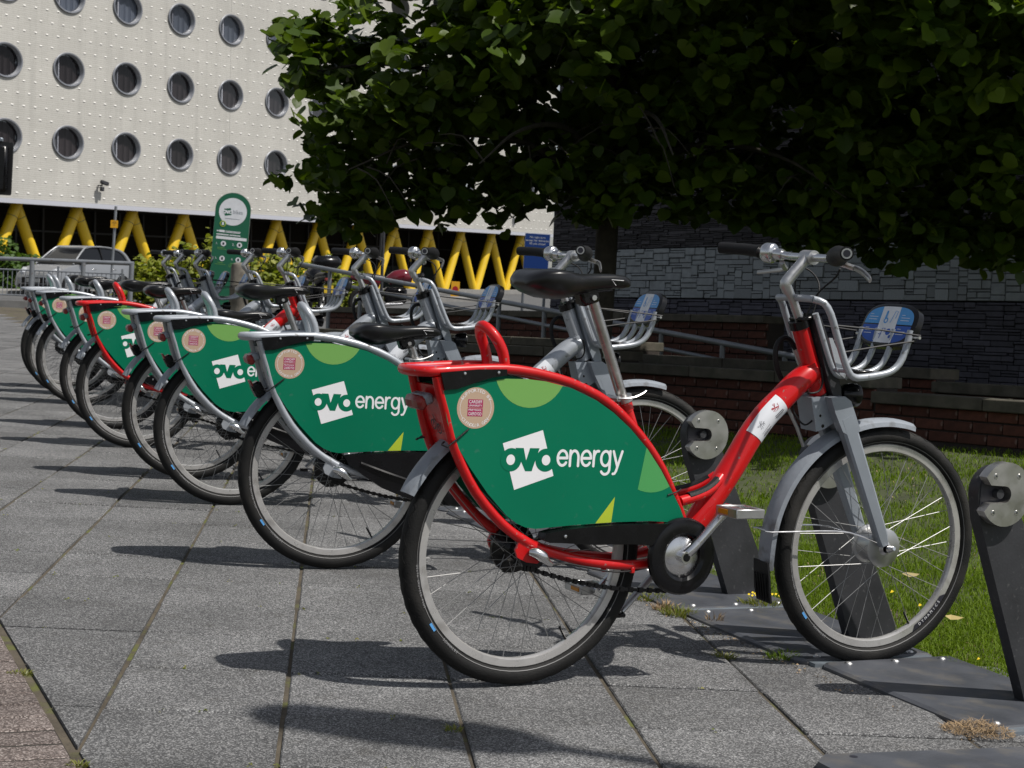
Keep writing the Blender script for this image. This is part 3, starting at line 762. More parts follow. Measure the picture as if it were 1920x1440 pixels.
# ---- wheels
def wheel_meshes(front):
    c = (1.13 if front else 0, 0, RW)
    t = MB().use(M['rubber'])
    t.lathe([(.3115 + .0235 * cos(a) * (1 if cos(a) > 0 else .98), .0235 * sin(a)) for a in [2 * pi * i / 14 for i in range(14)]], 72, 'y', c, True)
    for s in (-1, 1):
        for i in range(46):
            a = 2 * pi * i / 46; pts = []
            for k in range(5):
                q = a + (k - 2) * .033; w_ = 1 - ((k - 2) / 2.0) ** 2
                ph = radians(18 + 22 * (1 - w_) + 6)
                rr = .3115 + .0238 * cos(ph); pts.append((c[0] + rr * cos(q), s * .0238 * sin(ph), c[2] + rr * sin(q)))
            t.tube(pts, .0007, 4, caps=False)
    t.use(M['stripe'])
    for s in (-1, 1): t.lathe([(.2965, s * .0192), (.2972, s * .0197), (.2982, s * .0204)], 72, 'y', c)
    r = MB().use(M['rim'])
    r.lathe([(.2675, -.006), (.2705, -.0120), (.2865, -.0125), (.2885, -.0125), (.2905, -.010), (.2905, .010), (.2885, .0125), (.2865, .0125), (.2705, .0120), (.2675, .006)], 72, 'y', c, True)
    s_ = MB().use(M['spoke'])
    hr, hv = (.05, .034) if front else (.03, .032)
    for i in range(36):
        side = -1 if i % 2 else 1; d = 1 if (i // 2) % 2 else -1
        th = 2 * pi * (i + .25) / 36; tp = th + d * radians(58 if not front else 48)
        s_.tube([(c[0] + hr * cos(tp), side * hv, c[2] + hr * sin(tp)), (c[0] + .2685 * cos(th), side * .002, c[2] + .2685 * sin(th))], .00098, 4, caps=False)
    # valve
    s_.use(M['black']); a = radians(-58); s_.tube([(c[0] + .268 * cos(a), 0, c[2] + .268 * sin(a)), (c[0] + .228 * cos(a), 0, c[2] + .228 * sin(a))], .0032, 6)
    h = MB()
    if front:
        h.use(M['alloy'])
        h.lathe([(.012, -.05), (.02, -.042), (.046, -.040), (.055, -.036), (.055, -.031), (.047, -.028), (.045, 0), (.047, .028), (.055, .031), (.055, .037), (.03, .042), (.012, .05)], 32, 'y', c)
        h.use(M['black']); h.tube([(c[0], -.062, c[2]), (c[0], .062, c[2])], .008, 10)
        for i in range(10):
            a = 2 * pi * i / 10; h.disc((c[0] + .049 * cos(a), -.0372, c[2] + .049 * sin(a)), .0035, 'y', 8)
        h.use(M['chrome']); h.tube([(c[0] + .004, -.078, c[2] + .006), (c[0], -.058, c[2])], [.006, .010], 8)
    else:
        h.use(M['black'])
        h.lathe([(.01, -.06), (.024, -.056), (.036, -.052), (.036, -.046), (.027, -.042), (.033, -.035), (.033, -.03), (.026, -.026), (.027, .02), (.036, .03), (.036, .036), (.048, .044), (.062, .048), (.062, .058), (.05, .064), (.012, .068)], 32, 'y', c)
        h.use(M['greydark'])
        for i in range(7):
            a = 2 * pi * i / 7; h.box((c[0] + .05 * cos(a), .062, c[2] + .05 * sin(a)), (.03, .012, .012), Matrix.Rotation(-a, 3, 'Y'), .002)
        h.use(M['chrome'])
        h.tube([(-.028, -.086, .349), (-.012, -.094, .347), (.004, -.097, .338), (.018, -.097, .325), (.032, -.094, .318)], [.009, .014, .015, .009, .006], 10, 3)
    return t, r, s_, h, c
def wheel_text(c, s, r, a_mid, size, adv, material, v):
    b = MB().use(material); n = len(s)
    for i, ch in enumerate(s):
        if ch == ' ': continue
        th = radians(a_mid) + ((n - 1) / 2 - i) * adv / r * -1
        def fn(x, y, th=th):
            rr = r - y; d = x / r
            return (c[0] + rr * cos(th + d), v, c[2] + rr * sin(th + d))
        put_text(b, ch, fn, size)
    return b
for front in (0, 1):
    t, r, s_, h, c = wheel_meshes(front); k = 'fwheel' if front else 'rwheel'; g = 'steer' if front else ''
    bpart(k, 'wheel_hub', h, grp=g)
    bpart(k + 't', 'tyre', t, k, g); bpart(k + 'r', 'rim', r, k, g); bpart(k + 's', 'spokes', s_, k, g, 'stuff')
    am = 229 if not front else 232
    b = wheel_text(c, 'SCHWALBE', .3015, am, .0065, .0072, M['tyretext'], -.0237); bpart(k + 'l', 'tyre_lettering', b, k, g, sharp=None)
    b = wheel_text(c, 'DELTA CRUISER PLUS', .3015, am - 34, .0055, .0062, M['tyretext'], -.0237); bpart(k + 'm', 'tyre_lettering', b, k, g, sharp=None)
    b = MB().use(M['tyreblue'])
    pol = [(r_, a) for a in np.linspace(radians(am - 15.5), radians(am - 11.2), 5) for r_ in (.3065,)] + [(r_, a) for a in np.linspace(radians(am - 11.2), radians(am - 15.5), 5) for r_ in (.2998,)]
    b.add([(c[0] + r_ * cos(a), -.0238, c[2] + r_ * sin(a)) for r_, a in pol], [tuple(range(10))])
    bpart(k + 'n', 'tyre_mark', b, k, g, sharp=None)
    if front:
        b = MB().use(M['ink'])
        pol = [(.2885, a) for a in np.linspace(radians(301), radians(331), 16)] + [(.2745, a) for a in np.linspace(radians(328), radians(304), 16)]
        b.add([(c[0] + r_ * cos(a), -.0137, c[2] + r_ * sin(a)) for r_, a in pol], [tuple(range(32))])
        wt = wheel_text(c, 'DYNAMICS', .2855, 316, .0085, .0126, M['white'], -.0141)
        b.use(M['white']); b.add(wt.v, wt.f)
        bpart('rimlogo', 'rim_sticker', b, k, g, sharp=None)
# ---- mudguards
def guard(c, a0, a1, r0, r1, hw, m, n=26):
    b = MB().use(m); vs = []; fs = []
    prof = [(-hw, -.016), (-hw * .9, -.004), (-hw * .45, .004), (0, .006), (hw * .45, .004), (hw * .9, -.004), (hw, -.016), (hw * .9, -.008), (hw * .4, .0005), (0, .0025), (-hw * .4, .0005), (-hw * .9, -.008)]
    q = len(prof)
    for i in range(n + 1):
        t = i / n; a = radians(a0 + (a1 - a0) * t); r = r0 + (r1 - r0) * t
        sc = 1.0 if t < .93 else 1.0 - (t - .93) * 2.2
        for y, o in prof: vs.append((c[0] + (r + o) * cos(a), y * sc, c[2] + (r + o) * sin(a)))
    for i in range(n):
        for k in range(q): fs.append((i * q + k, i * q + (k + 1) % q, (i + 1) * q + (k + 1) % q, (i + 1) * q + k))
    fs.append(tuple(range(q))); fs.append(tuple(n * q + k for k in range(q))[::-1])
    return b.add(vs, fs)
bpart('rguard', 'rear_mudguard', guard((0, 0, RW), 62, 156, .352, .366, .034, M['fender']))
b = MB().use(M['fender']); b.box((-.25, 0, .592), (.05, .05, .014), Matrix.Rotation(radians(-50), 3, 'Y'), .003)
b.use(M['black']); b.box((-.283, 0, .603), (.036, .05, .054), Matrix.Rotation(radians(-30), 3, 'Y'), .008)
b.use(M['redlens']); b.box((-.302, 0, .612), (.006, .044, .048), Matrix.Rotation(radians(-30), 3, 'Y'), .002)
bpart('rrefl', 'rear_reflector', b, 'rguard')
b = guard((1.13, 0, RW), 77, 190, .354, .376, .033, M['fender'], 34)
bpart('fguard', 'front_mudguard', b, grp='steer')
b = MB().use(M['matt_black'])
vs = []
for a, r_, hw in ((186, .383, .034), (192, .383, .037), (198, .388, .038), (203, .391, .034)):
    a = radians(a); vs += [(1.13 + r_ * cos(a), -hw, RW + r_ * sin(a)), (1.13 + r_ * cos(a), hw, RW + r_ * sin(a)), (1.13 + (r_ - .006) * cos(a), hw, RW + (r_ - .006) * sin(a)), (1.13 + (r_ - .006) * cos(a), -hw, RW + (r_ - .006) * sin(a))]
fs = [(i * 4 + k, i * 4 + (k + 1) % 4, i * 4 + 4 + (k + 1) % 4, i * 4 + 4 + k) for i in range(3) for k in range(4)] + [(0, 1, 2, 3), (12, 15, 14, 13)]
b.add(vs, fs)
for k in range(-2, 3):
    b.tube([(1.13 + .387 * cos(radians(191)), k * .012, RW + .387 * sin(radians(191))), (1.13 + .394 * cos(radians(202)), k * .012, RW + .394 * sin(radians(202)))], .0022, 5)
bpart('mudflap', 'mud_flap', b, 'fguard', 'steer')
b = MB().use(M['chrome'])
b.tube([(1.1, -.045, .352), (1.0, -.05, .381), (.90, -.047, .385), (.752, -.037, .380), (.742, -.02, .382), (.742, .02, .382), (.752, .037, .380), (.90, .047, .385), (1.0, .05, .381), (1.1, .045, .352)], .0021, 6, 2)
bpart('gstay', 'mudguard_stay', b, 'fguard', 'steer')
# ---- fork, stem and bar
for s in (-1, 1):
    b = MB().use(M['fork_grey'])
    A0, A1 = Vector((.945, s * .05, .70)), Vector((1.118, s * .05, .345))
    d = (A1 - A0).normalized(); ang = atan2(d.x, -d.z)
    Rm = Matrix.Rotation(-ang, 3, 'Y')
    vs = []
    for t, wu, wv in ((0, .024, .0165), (.5, .021, .015), (.93, .018, .0125), (1.0, .012, .010)):
        p = A0.lerp(A1, t)
        for a, c_ in ((-1, -.7), (-.7, -1), (.7, -1), (1, -.7), (1, .7), (.7, 1), (-.7, 1), (-1, .7)):
            vs.append(p + Rm @ Vector((a * wu, c_ * wv, 0)))
    fs = [(i * 8 + k, i * 8 + (k + 1) % 8, i * 8 + 8 + (k + 1) % 8, i * 8 + 8 + k) for i in range(3) for k in range(8)] + [tuple(range(8)), tuple(range(24, 32))]
    b.add(vs, fs)
    bpart('fork%d' % s, 'fork_leg', b, grp='steer', sharp=25)
b = MB().use(M['fork_grey'])
cr = [(.842, .748), (.93, .756), (.952, .745), (.990, .668), (.972, .652), (.935, .690), (.895, .664), (.868, .656), (.856, .70)]
b.prism(cr, -.036, .036)
for s in (-1, 1): b.prism([(.886, .752), (.932, .757), (.953, .745), (.992, .668), (.97, .645), (.935, .66), (.905, .71)], s * .066, s * .0365)
b.use(M['black']); b.disc((.877, -.0364, .70), .004, 'y', 10); b.disc((.888, -.0364, .672), .005, 'y', 10)
bpart('crown', 'fork_crown', b, None, 'steer', sharp=30)
b = MB().use(M['alloy'])
b.tube([(.812, 0, .945), (.783, 0, 1.0), (.757, 0, 1.043)], .0128, 16)
b.tube([(.764, 0, 1.028), (.752, 0, 1.046), (.757, 0, 1.058), (.785, 0, 1.092), (.812, 0, 1.121), (.824, 0, 1.130)], [.0145, .0165, .0165, .0155, .0165, .0165], 16, 2)
b.tube([(.820, -.024, 1.125), (.820, .024, 1.125)], .0195, 20)
b.use(M['black']); b.tube([(.749, 0, 1.05), (.744, 0, 1.055)], .006, 10)
bpart('stem', 'handlebar_stem', b, grp='steer')
BAR = lambda v: (.82 + (-.000 if abs(v) < .1 else -(abs(v) - .1) ** 1.25 * .72), v, 1.125 + min(.012, max(0, abs(v) - .08) * .08))
b = MB().use(M['chrome']); b.tube([BAR(v) for v in np.linspace(-.29, .29, 31)], .0112, 14)
bpart('bar', 'handlebar', b, grp='steer')
b = MB().use(M['matt_black'])
b.tube([BAR(v) for v in (.188, .2, .24, .28, .30)], [.020, .0168, .0165, .0165, .0160], 14)
bpart('gripl', 'hand_grip', b, 'bar', 'steer')
b = MB().use(M['matt_black'])
b.tube([BAR(v) for v in (-.118, -.125, -.14, -.165, -.182, -.20, -.25, -.298)], [.018, .0235, .026, .0275, .025, .0195, .0175, .0178], 18)
b.use(M['alloy']); p, q = Vector(BAR(-.298)), Vector(BAR(-.29)); d = (p - q).normalized()
b.tube([p, p + d * .0015], .0135, 14); b.use(M['ink']); b.tube([p + d * .0012, p + d * .002], .0095, 12)
bpart('gripr', 'hand_grip', b, 'bar', 'steer')
b = MB().use(M['chrome'])
b.tube([BAR(v) for v in (.142, .146, .150, .168, .176, .180)], [.017, .026, .0285, .0285, .025, .017], 24)
b.tube([BAR(v) for v in (.118, .122, .142)], [.015, .0165, .0165], 16)
bpart('bell', 'bell_ring', b, 'bar', 'steer')
b = MB().use(M['alloy'])
b.tube([(.805, -.135, 1.118), (.822, -.15, 1.112), (.838, -.18, 1.104)], .008, 8, 2)
b.tube([(.838, -.175, 1.105), (.836, -.20, 1.101), (.824, -.24, 1.093), (.808, -.285, 1.080), (.803, -.30, 1.074)], [.007, .0085, .009, .0085, .007], 10, 3, flat=.55)
bpart('lever1', 'brake_lever', b, 'bar', 'steer')
b = MB().use(M['alloy']); b.tube([(.815, .12, 1.108), (.825, .13, 1.10), (.848, .15, 1.092)], .008, 8)
b.tube([(.848, .15, 1.093), (.858, .18, 1.088), (.848, .22, 1.082), (.83, .26, 1.075)], [.006, .006, .0055, .006], 8, 3, flat=.7)
bpart('lever2', 'brake_lever', b, 'bar', 'steer')
b = MB().use(M['matt_black'])
b.tube([(.812, .04, 1.112), (.803, .03, 1.06), (.80, .02, 1.02), (.812, .012, .965)], .0026, 6, 5)
bpart('cable0', 'control_cable', b, 'bar', 'steer'); b = MB().use(M['matt_black'])
b.tube([(.845, -.11, 1.10), (.86, -.07, 1.075), (.845, -.02, 1.03), (.826, .0, .965)], .0026, 6, 5)
bpart('cable1', 'control_cable', b, 'bar', 'steer'); b = MB().use(M['matt_black'])
b.tube([(.83, .07, 1.105), (.862, .04, 1.085), (.862, .0, 1.045), (.838, -.012, .965)], .0026, 6, 5)
bpart('cable9', 'control_cable', b, 'bar', 'steer')
b = MB().use(M['matt_black'])
b.tube([(.868, -.03, .83), (.874, -.034, .79), (.862, -.034, .765), (.83, -.03, .758)], .0028, 6, 4)
bpart('guide1', 'brake_cable', b)
b = MB().use(M['matt_black']); b.tube([(.80, .0, .735), (.80, -.02, .70), (.835, -.02, .672), (.868, -.02, .69)], .0026, 6, 4)
bpart('guide2', 'brake_cable', b)
b = MB().use(M['alloy']); b.tube([(.79, .02, .735), (.842, .02, .66), (.868, .02, .61)], .0052, 8)
bpart('guide3', 'cable_tube', b)
# ---- front carrier
b = MB().use(M['silver'])
def prong(v, top):
    back = [(.790, v * .75, 1.012), (.812, v * .93, 1.004), (.832, v, .975), (.853, v, .93), (.883, v, .866), (.905, v, .826), (.925, v, .811), (.955, v, .811), (1.02, v, .821), (1.055, v, .832), (1.080, v, .853), (1.098, v, .89), (1.112, v, .945)]
    return back if top else back[2:]
for v in (-.10, .10): b.tube(prong(v, True), .0098, 10, 2)
for v in (-.034, .034): b.tube(prong(v, False), .0088, 10, 2)
b.tube([(.790, -.078, 1.012), (.783, -.04, 1.014), (.783, .04, 1.014), (.790, .078, 1.012)], .0098, 10, 2)
b.prism([(.862, .912), (.874, .912), (.916, .845), (.935, .80), (.90, .82)], -.062, -.058); b.prism([(.862, .912), (.874, .912), (.916, .845), (.935, .80), (.90, .82)], .058, .062)
b.tube([(.905, -.1, .826), (.905, .1, .826)], .006, 8)
bpart('basket', 'front_carrier', b)
b = MB().use(M['black']); b.box((.985, 0, .826), (.10, .19, .006), None, .002)
bpart('tray', 'carrier_tray', b, 'basket')
def sup(hw, hh, n=44, e=3.0):
    return [((abs(cos(a)) ** (2 / e)) * hw * (1 if cos(a) >= 0 else -1), (abs(sin(a)) ** (2 / e)) * hh * (1 if sin(a) >= 0 else -1)) for a in [2 * pi * i / n for i in range(n)]]
zc = .957
b = MB().use(M['black'])
o1 = sup(.104, .059); o2 = sup(.112, .066)
vs = [(1.104, -y, zc + z) for y, z in o1] + [(1.108, -y, zc + z) for y, z in o2] + [(1.128, -y, zc + z) for y, z in o2] + [(1.133, -y, zc + z) for y, z in o1]
n = len(o1); fs = [tuple(range(n)), tuple(range(4 * n - 1, 3 * n - 1, -1))]
for k in range(3):
    for i in range(n): fs.append((k * n + i, k * n + (i + 1) % n, (k + 1) * n + (i + 1) % n, (k + 1) * n + i))
b.add(vs, fs)
b.use(M['chrome'])
for v in (-.118, .118): b.tube([(1.118, v * .9, .93), (1.118, v * 1.12, .93)], .0045, 8)
TS = Matrix.Translation((1.11, 0, .93)) @ Matrix.Rotation(radians(22), 4, 'Y') @ Matrix.Translation((-1.11, 0, -.93))
b.v = [tuple(TS @ Vector(v)) for v in b.v]
bpart('shield', 'carrier_shield', b)
ST = sup(.099, .055)
def sf(poly, k): return [(1.1038 - .0005 * k, -y, zc + z) for y, z in poly]
b = MB()
def addp(poly, k, m): b.use(m).add(sf(poly, k), [tuple(range(len(poly)))])
addp(clip_half(ST, 0, -1, -.002), 1, M['blue1']); addp(clip_half(ST, 0, 1, -.002), 1, M['blue2'])
band = clip_half(clip_half(ST, 1, .08, .036), -1, -.08, .036)
addp(band, 2, M['sticker'])
kk = 0
def sstroke(pts, wd, m):
    global kk
    kk += 1; addp(ribbon(pts, wd, 4), 3 + kk * .05, m)
for (cy, cz_, m) in ((-.016, .024, M['blue1']), (.012, .026, M['blue1']), (-.014, -.024, M['blue2']), (.014, -.022, M['blue2'])):
    if m is M['blue1'] and cy < 0: sstroke([(cy, cz_ + .014), (cy, cz_ - .006)], .008, m); sstroke(arc(cy + .004, cz_ - .012, .007, .007, 0, 340, 10), .004, m)
    elif m is M['blue1']: sstroke([(cy - .004, cz_ - .02), (cy + .004, cz_ + .016), (cy + .014, cz_ + .014), (cy + .012, cz_ - .006)], .0022, m)
    elif cy < 0: sstroke([(cy, cz_ - .018), (cy + .002, cz_ + .012), (cy + .012, cz_ + .012), (cy + .014, cz_)], .0024, m); sstroke([(cy - .008, cz_ - .006), (cy + .004, cz_ - .006)], .002, m)
    else: addp([(cy + .010 * cos(a), cz_ + .010 * sin(a)) for a in np.linspace(0, 2 * pi, 18)[:-1]], 3, m); addp([(cy + .012 + .005 * cos(a), cz_ - .014 + .005 * sin(a)) for a in np.linspace(0, 2 * pi, 14)[:-1]], 3, m)
for sgn in (-1, 1):
    for i, (z_, l) in enumerate(((.03, .012), (.022, .034), (.014, .034), (-.012, .014), (-.02, .034), (-.028, .03))):
        sstroke([(sgn * .066 - .018, z_), (sgn * .066 - .018 + l, z_)], .0016, M['sticker'])
b.v = [tuple(TS @ Vector(v)) for v in b.v]
bpart('shieldprint', 'instruction_sticker', b, 'shield', sharp=None)
for s in (-1, 1):
    b = MB().use(M['cord']); b.tube([(1.128, s * .122, .933), (.99, s * .118, .942), (.845, s * .104, .947)], .0026, 6); bpart('corda%d' % s, 'elastic_cord', b, 'basket')
    b = MB().use(M['cord']); b.tube([(1.118, s * .118, .918), (.99, s * .112, .897), (.878, s * .104, .876)], .0026, 6); bpart('cordb%d' % s, 'elastic_cord', b, 'basket')
b = MB().use(M['black'])
b.lathe([(0, -.034), (.018, -.032), (.028, -.02), (.033, 0), (.035, .016), (.034, .02), (0, .021)], 20, 'x', (.998, 0, .757), R=None)
b.box((.955, 0, .758), (.06, .02, .016), None, .004)
b.use(M['lens']); b.lathe([(.032, .0205), (.024, .024), (0, .026)], 20, 'x', (.998, 0, .757))
bpart('lamp', 'headlight', b)
# ---- drive
b = MB().use(M['black'])
CX, CZ = .415, .332
b.lathe([(.055, -.099), (.063, -.1045), (.083, -.1055), (.0955, -.102), (.100, -.095), (.100, -.086), (.09, -.082), (.055, -.082)], 40, 'y', (CX, 0, CZ), True)
b.prism([(.003, .381), (.008, .396), (.06, .4045), (.131, .4115), (.215, .4155), (.288, .4165), (.36, .417), (.425, .4285), (.44, .42), (.40, .41), (.345, .387), (.318, .362), (.26, .366), (.15, .366), (.05, .372), (.02, .373)], -.1, -.062)
b.use(M['chrome']); b.lathe([(0, -.104), (.004, -.103), (.0045, -.100)], 10, 'y', (.062, 0, .389)); 
bpart('cguard', 'chain_guard', b, sharp=30)
b = MB().use(M['black'])
b.lathe([(.055, -.099), (.063, -.1045), (.083, -.1055), (.0955, -.102), (.100, -.095), (.100, -.086), (.09, -.082), (.055, -.082)], 40, 'y', (CX, 0, CZ), True)
b.prism([(.003, .396), (.06, .4045), (.131, .4115), (.215, .4155), (.288, .4165), (.36, .417), (.425, .4285), (.44, .42), (.40, .41), (.345, .387), (.32, .335), (.33, .28), (.36, .245), (.30, .243), (.22, .262), (.14, .292), (.07, .335), (.02, .37)], -.1, -.062)
b.tube([(.06, -.1, .375), (.15, -.103, .345), (.25, -.103, .315), (.31, -.1, .30)], .006, 6, 3)
bpart('cguard2', 'chain_guard', b, sharp=30)
b = MB().use(M['chrome'])
b.lathe([(0, -.098), (.02, -.099), (.046, -.095), (.055, -.09)], 32, 'y', (CX, 0, CZ))
def crank(s, ex, ez):
    d = Vector((ex - CX, 0, ez - CZ)); L_ = d.length; d.normalize()
    b.tube([(CX, s * .098, CZ), (CX + d.x * .03, s * .108, CZ + d.z * .03), (CX + d.x * L_ * .6, s * .113, CZ + d.z * L_ * .6), (ex, s * .116, ez)], [.0155, .0135, .0115, .0125], 14, 3)
    b.tube([(CX, s * .095, CZ), (CX, s * .116, CZ)], .0155, 16)
    b.tube([(ex, s * .107, ez), (ex, s * .125, ez)], .0135, 14)
crank(-1, .532, .458)
b.use(M['black']); b.disc((CX, -.1168, CZ), .0105, 'y', 14)
bpart('crank-1', 'crank_arm', b)
b = MB().use(M['chrome']); crank(1, .298, .206); bpart('crank1', 'crank_arm', b)
for s, ex, ez in ((-1, .532, .458), (1, .298, .206)):
    b = MB().use(M['alloy']); y0 = s * .17
    b.tube([(ex, s * .12, ez), (ex, s * .215, ez)], .0075, 10)
    for du in (-.04, .04): b.box((ex + du, y0, ez), (.008, .088, .024), None, .002)
    for dv in (-.042, .042): b.box((ex, y0 + dv, ez), (.088, .008, .024), None, .002)
    b.box((ex, y0, ez), (.03, .08, .018), None, .004)
    b.use(M['orange'])
    for du in (-.0445, .0445): b.box((ex + du, y0 - .012 * s, ez), (.003, .042, .013), None, .001)
    bpart('pedal%d' % s, 'pedal', b, 'crank%d' % s)
b = MB().use(M['black'])
run = [(-.03, .303), (.0, .299), (.066, .281), (.13, .266), (.193, .254), (.27, .244), (.355, .238), (.42, .236)]
rp, _ = spline([Vector((u, -.055, z)) for u, z in run], [0] * len(run), 6)
for i in range(len(rp) - 1):
    p, q = rp[i], rp[i + 1]; ang = atan2((q - p).z, (q - p).x)
    b.box((p + q) / 2, ((q - p).length * .9, .010 if i % 2 else .006, .0125 if i % 2 else .008), Matrix.Rotation(-ang, 3, 'Y'))
b.tube([(-.005, -.055, .372), (.12, -.055, .392), (.40, -.055, .42)], .004, 5)
b.lathe([(.02, -.058), (.037, -.056), (.037, -.053), (.02, -.051)], 24, 'y', (0, 0, RW))
bpart('chain', 'drive_chain', b, kind='stuff', sharp=None)
b = MB().use(M['matt_black']); b.tube([(.034, -.092, .316), (.08, -.085, .318), (.19, -.075, .297), (.27, -.07, .292), (.39, -.03, .30)], .0026, 6, 4)
b.use(M['silver'])
for u, z in ((.20, .300), (.285, .2945)): b.box((u, -.066, z), (.012, .012, .016), None, .002)
bpart('gearcable', 'gear_cable', b)
b = MB().use(M['alloy']); b.tube([(.455, .05, .29), (.40, .056, .225), (.342, .062, .162)], [.0135, .0125, .0125], 12, 2, flat=.7)
b.box((.452, .03, .292), (.04, .06, .03), None, .005)
b.use(M['black']); b.box((.334, .062, .151), (.035, .022, .012), None, .003); b.disc((.346, .0525, .17), .005, 'y', 10)
bpart('kick', 'kickstand', b)

AXP = Vector((.850, 0, .848)); AXD = Vector((-.398, 0, .917)).normalized()
DECKS = {'purple': M['purple'], 'deckgrn': M['deckgrn'], 'decksil': M['decksil']}
def bicycle(pos, yaw, label, red=False, steer=0.0, drop=0.0, fullguard=True, deck='decksil', refl=True, grp='hire bicycles parked in a row at the docking station'):
    root = thing('hire_bicycle', label, 'bicycle', (pos[0], pos[1], 0.0), radians(yaw), grp)
    Rs = Matrix.Translation(AXP) @ Matrix.Rotation(radians(steer), 4, AXD) @ Matrix.Translation(-AXP)
    Ts = Matrix.Translation(Vector((.4366, 0, -1.0)) * drop)
    ob = {}
    for key, name, me, par, g, kind in BP:
        if key == 'cguard' and fullguard or key == 'cguard2' and not fullguard: continue
        if key == 'rrefl' and not refl: continue
        o = bpy.data.objects.new(name, me); COL.objects.link(o); ob[key] = o
        o.parent = ob[par] if par else root
        if not par and g == 'steer': o.matrix_local = Rs
        if not par and g == 'seat': o.matrix_local = Ts
        if kind: o['kind'] = kind
        if red and me.materials and me.materials[0] is M['silver'] and name not in ('front_carrier',):
            o.material_slots[0].link = 'OBJECT'; o.material_slots[0].material = M['red']
        if name == 'gear_cable' and red:
            o.material_slots[1].link = 'OBJECT'; o.material_slots[1].material = M['red']
        if key == 'cover' and not red:
            o.material_slots[0].link = 'OBJECT'; o.material_slots[0].material = M['fork_grey']
        if key == 'deck':
            o.material_slots[0].link = 'OBJECT'; o.material_slots[0].material = DECKS[deck]
    return root

BIKES = [
    ((.053, 4.072), 28.05, 'red hire bicycle with raised saddle and green side panel, nearest of the row', True, -3.4, 0.0, False, 'purple', False),
    ((-.582, 5.579), 20.2, 'silver hire bicycle with lowered saddle, parked just behind the front red bicycle', False, 0, .195, True, 'decksil', True),
    ((-1.178, 6.987), 20.0, 'silver hire bicycle with green sticker on its carrier top, second silver one from the front', False, -2, .09, True, 'deckgrn', True),
    ((-1.505, 7.785), 22.1, 'silver hire bicycle with its saddle lowest, right in front of the rear red bicycle', False, 0, .225, True, 'decksil', True),
    ((-2.048, 8.998), 22.0, 'red hire bicycle in the middle of the row between silver ones', True, 0, .14, False, 'decksil', False),
    ((-2.421, 10.019), 22.0, 'silver hire bicycle directly behind the rear red bicycle', False, 2, .125, True, 'decksil', False),
    ((-3.043, 11.647), 22.0, 'silver hire bicycle third from the far end of the row', False, 0, .15, True, 'decksil', True),
    ((-3.346, 12.409), 22.0, 'silver hire bicycle second from the far end of the row', False, 3, .14, True, 'decksil', True),
    ((-3.56, 13.0), 26.0, 'silver hire bicycle with round green carrier sticker, farthest of the row', False, 0, .13, True, 'deckgrn', True),
]
# ------------------------------------------------------------------ ground, paving
PD = radians(-6.3)
E2 = Vector((sin(PD), cos(PD))); E1 = Vector((cos(PD), -sin(PD)))
ORG = Vector((-1.31, 4.0)); ORG = ORG + E2 * (3.985 - (ORG + E1 * .3).y) / E2.y
EB = Vector((.549, -1.213)).normalized(); EA = Vector((-1.329, 4.363))       # edge of the brown pavers
EN = Vector((-EB.y, EB.x))                                                   # points to the slab side
ROWD = Vector((-.387, .922)); L0 = Vector((.854, 4.509)); STEP = Vector((-.28, .667)); PW = Vector((.893, .449))
def plate_right(y): return L0.x + PW.x * .47 + (y - L0.y - PW.y * .47) * ROWD.x / ROWD.y
def zfar(x, y): return .06 + .036 * (x + 17.53) + .014 * (y - 55.64)
def zlawn(x, y):
    t = min(1, max(0, (y - 5) / 5.5)); t = t * t * (3 - 2 * t)
    return -.006 + .09 * max(0, x - .75) * t

b = MB().use(M['joint'])
b.add([(-40, 1.0, -.0065), (3.2, 1.0, -.0065), (1.2, 6, -.0065), (-9, 36.2, -.0065), (-40, 36.2, -.0065)], [(0, 1, 2, 3, 4)])
ground = part('ground', MB().use(M['soil']).add([(-400, -60, -.12), (400, -60, -.12), (400, 30, -.12), (-400, 30, -.12)], [(0, 1, 2, 3)]), kind='structure', sharp=None)
pave = part('pavement', b, kind='structure', sharp=None)
def slabmesh(w_, d_, m, name):
    k = MB().use(m); k.box((0, 0, -.02), (w_, d_, .04), None, .0035)
    return k.mesh(name, 20)
SLM = [slabmesh(.3905, .3945, M['slab'], 'paving_slab') for _ in range(1)]
cand = []
for i in range(-26, 8):
    for j in range(-5, 82):
        c = ORG + E1 * (.401 * (i + .5)) + E2 * (.4 * (j + .5))
        if c.y < 2.35 or c.x / max(c.y, .1) < -.40: continue
        if (c - L0).dot(Vector((ROWD.y, -ROWD.x))) > .42: continue
        s = (c - EA).dot(EN)
        if s < -.3: continue
        cand.append((c, s, i, j))
cand.sort(key=lambda q: q[0].length)
R2 = Matrix.Rotation(-PD, 4, 'Z') if False else Matrix.Rotation(atan2(E1.y, E1.x), 4, 'Z')
far = MB().use(M['slabstuff']); nsl = 0
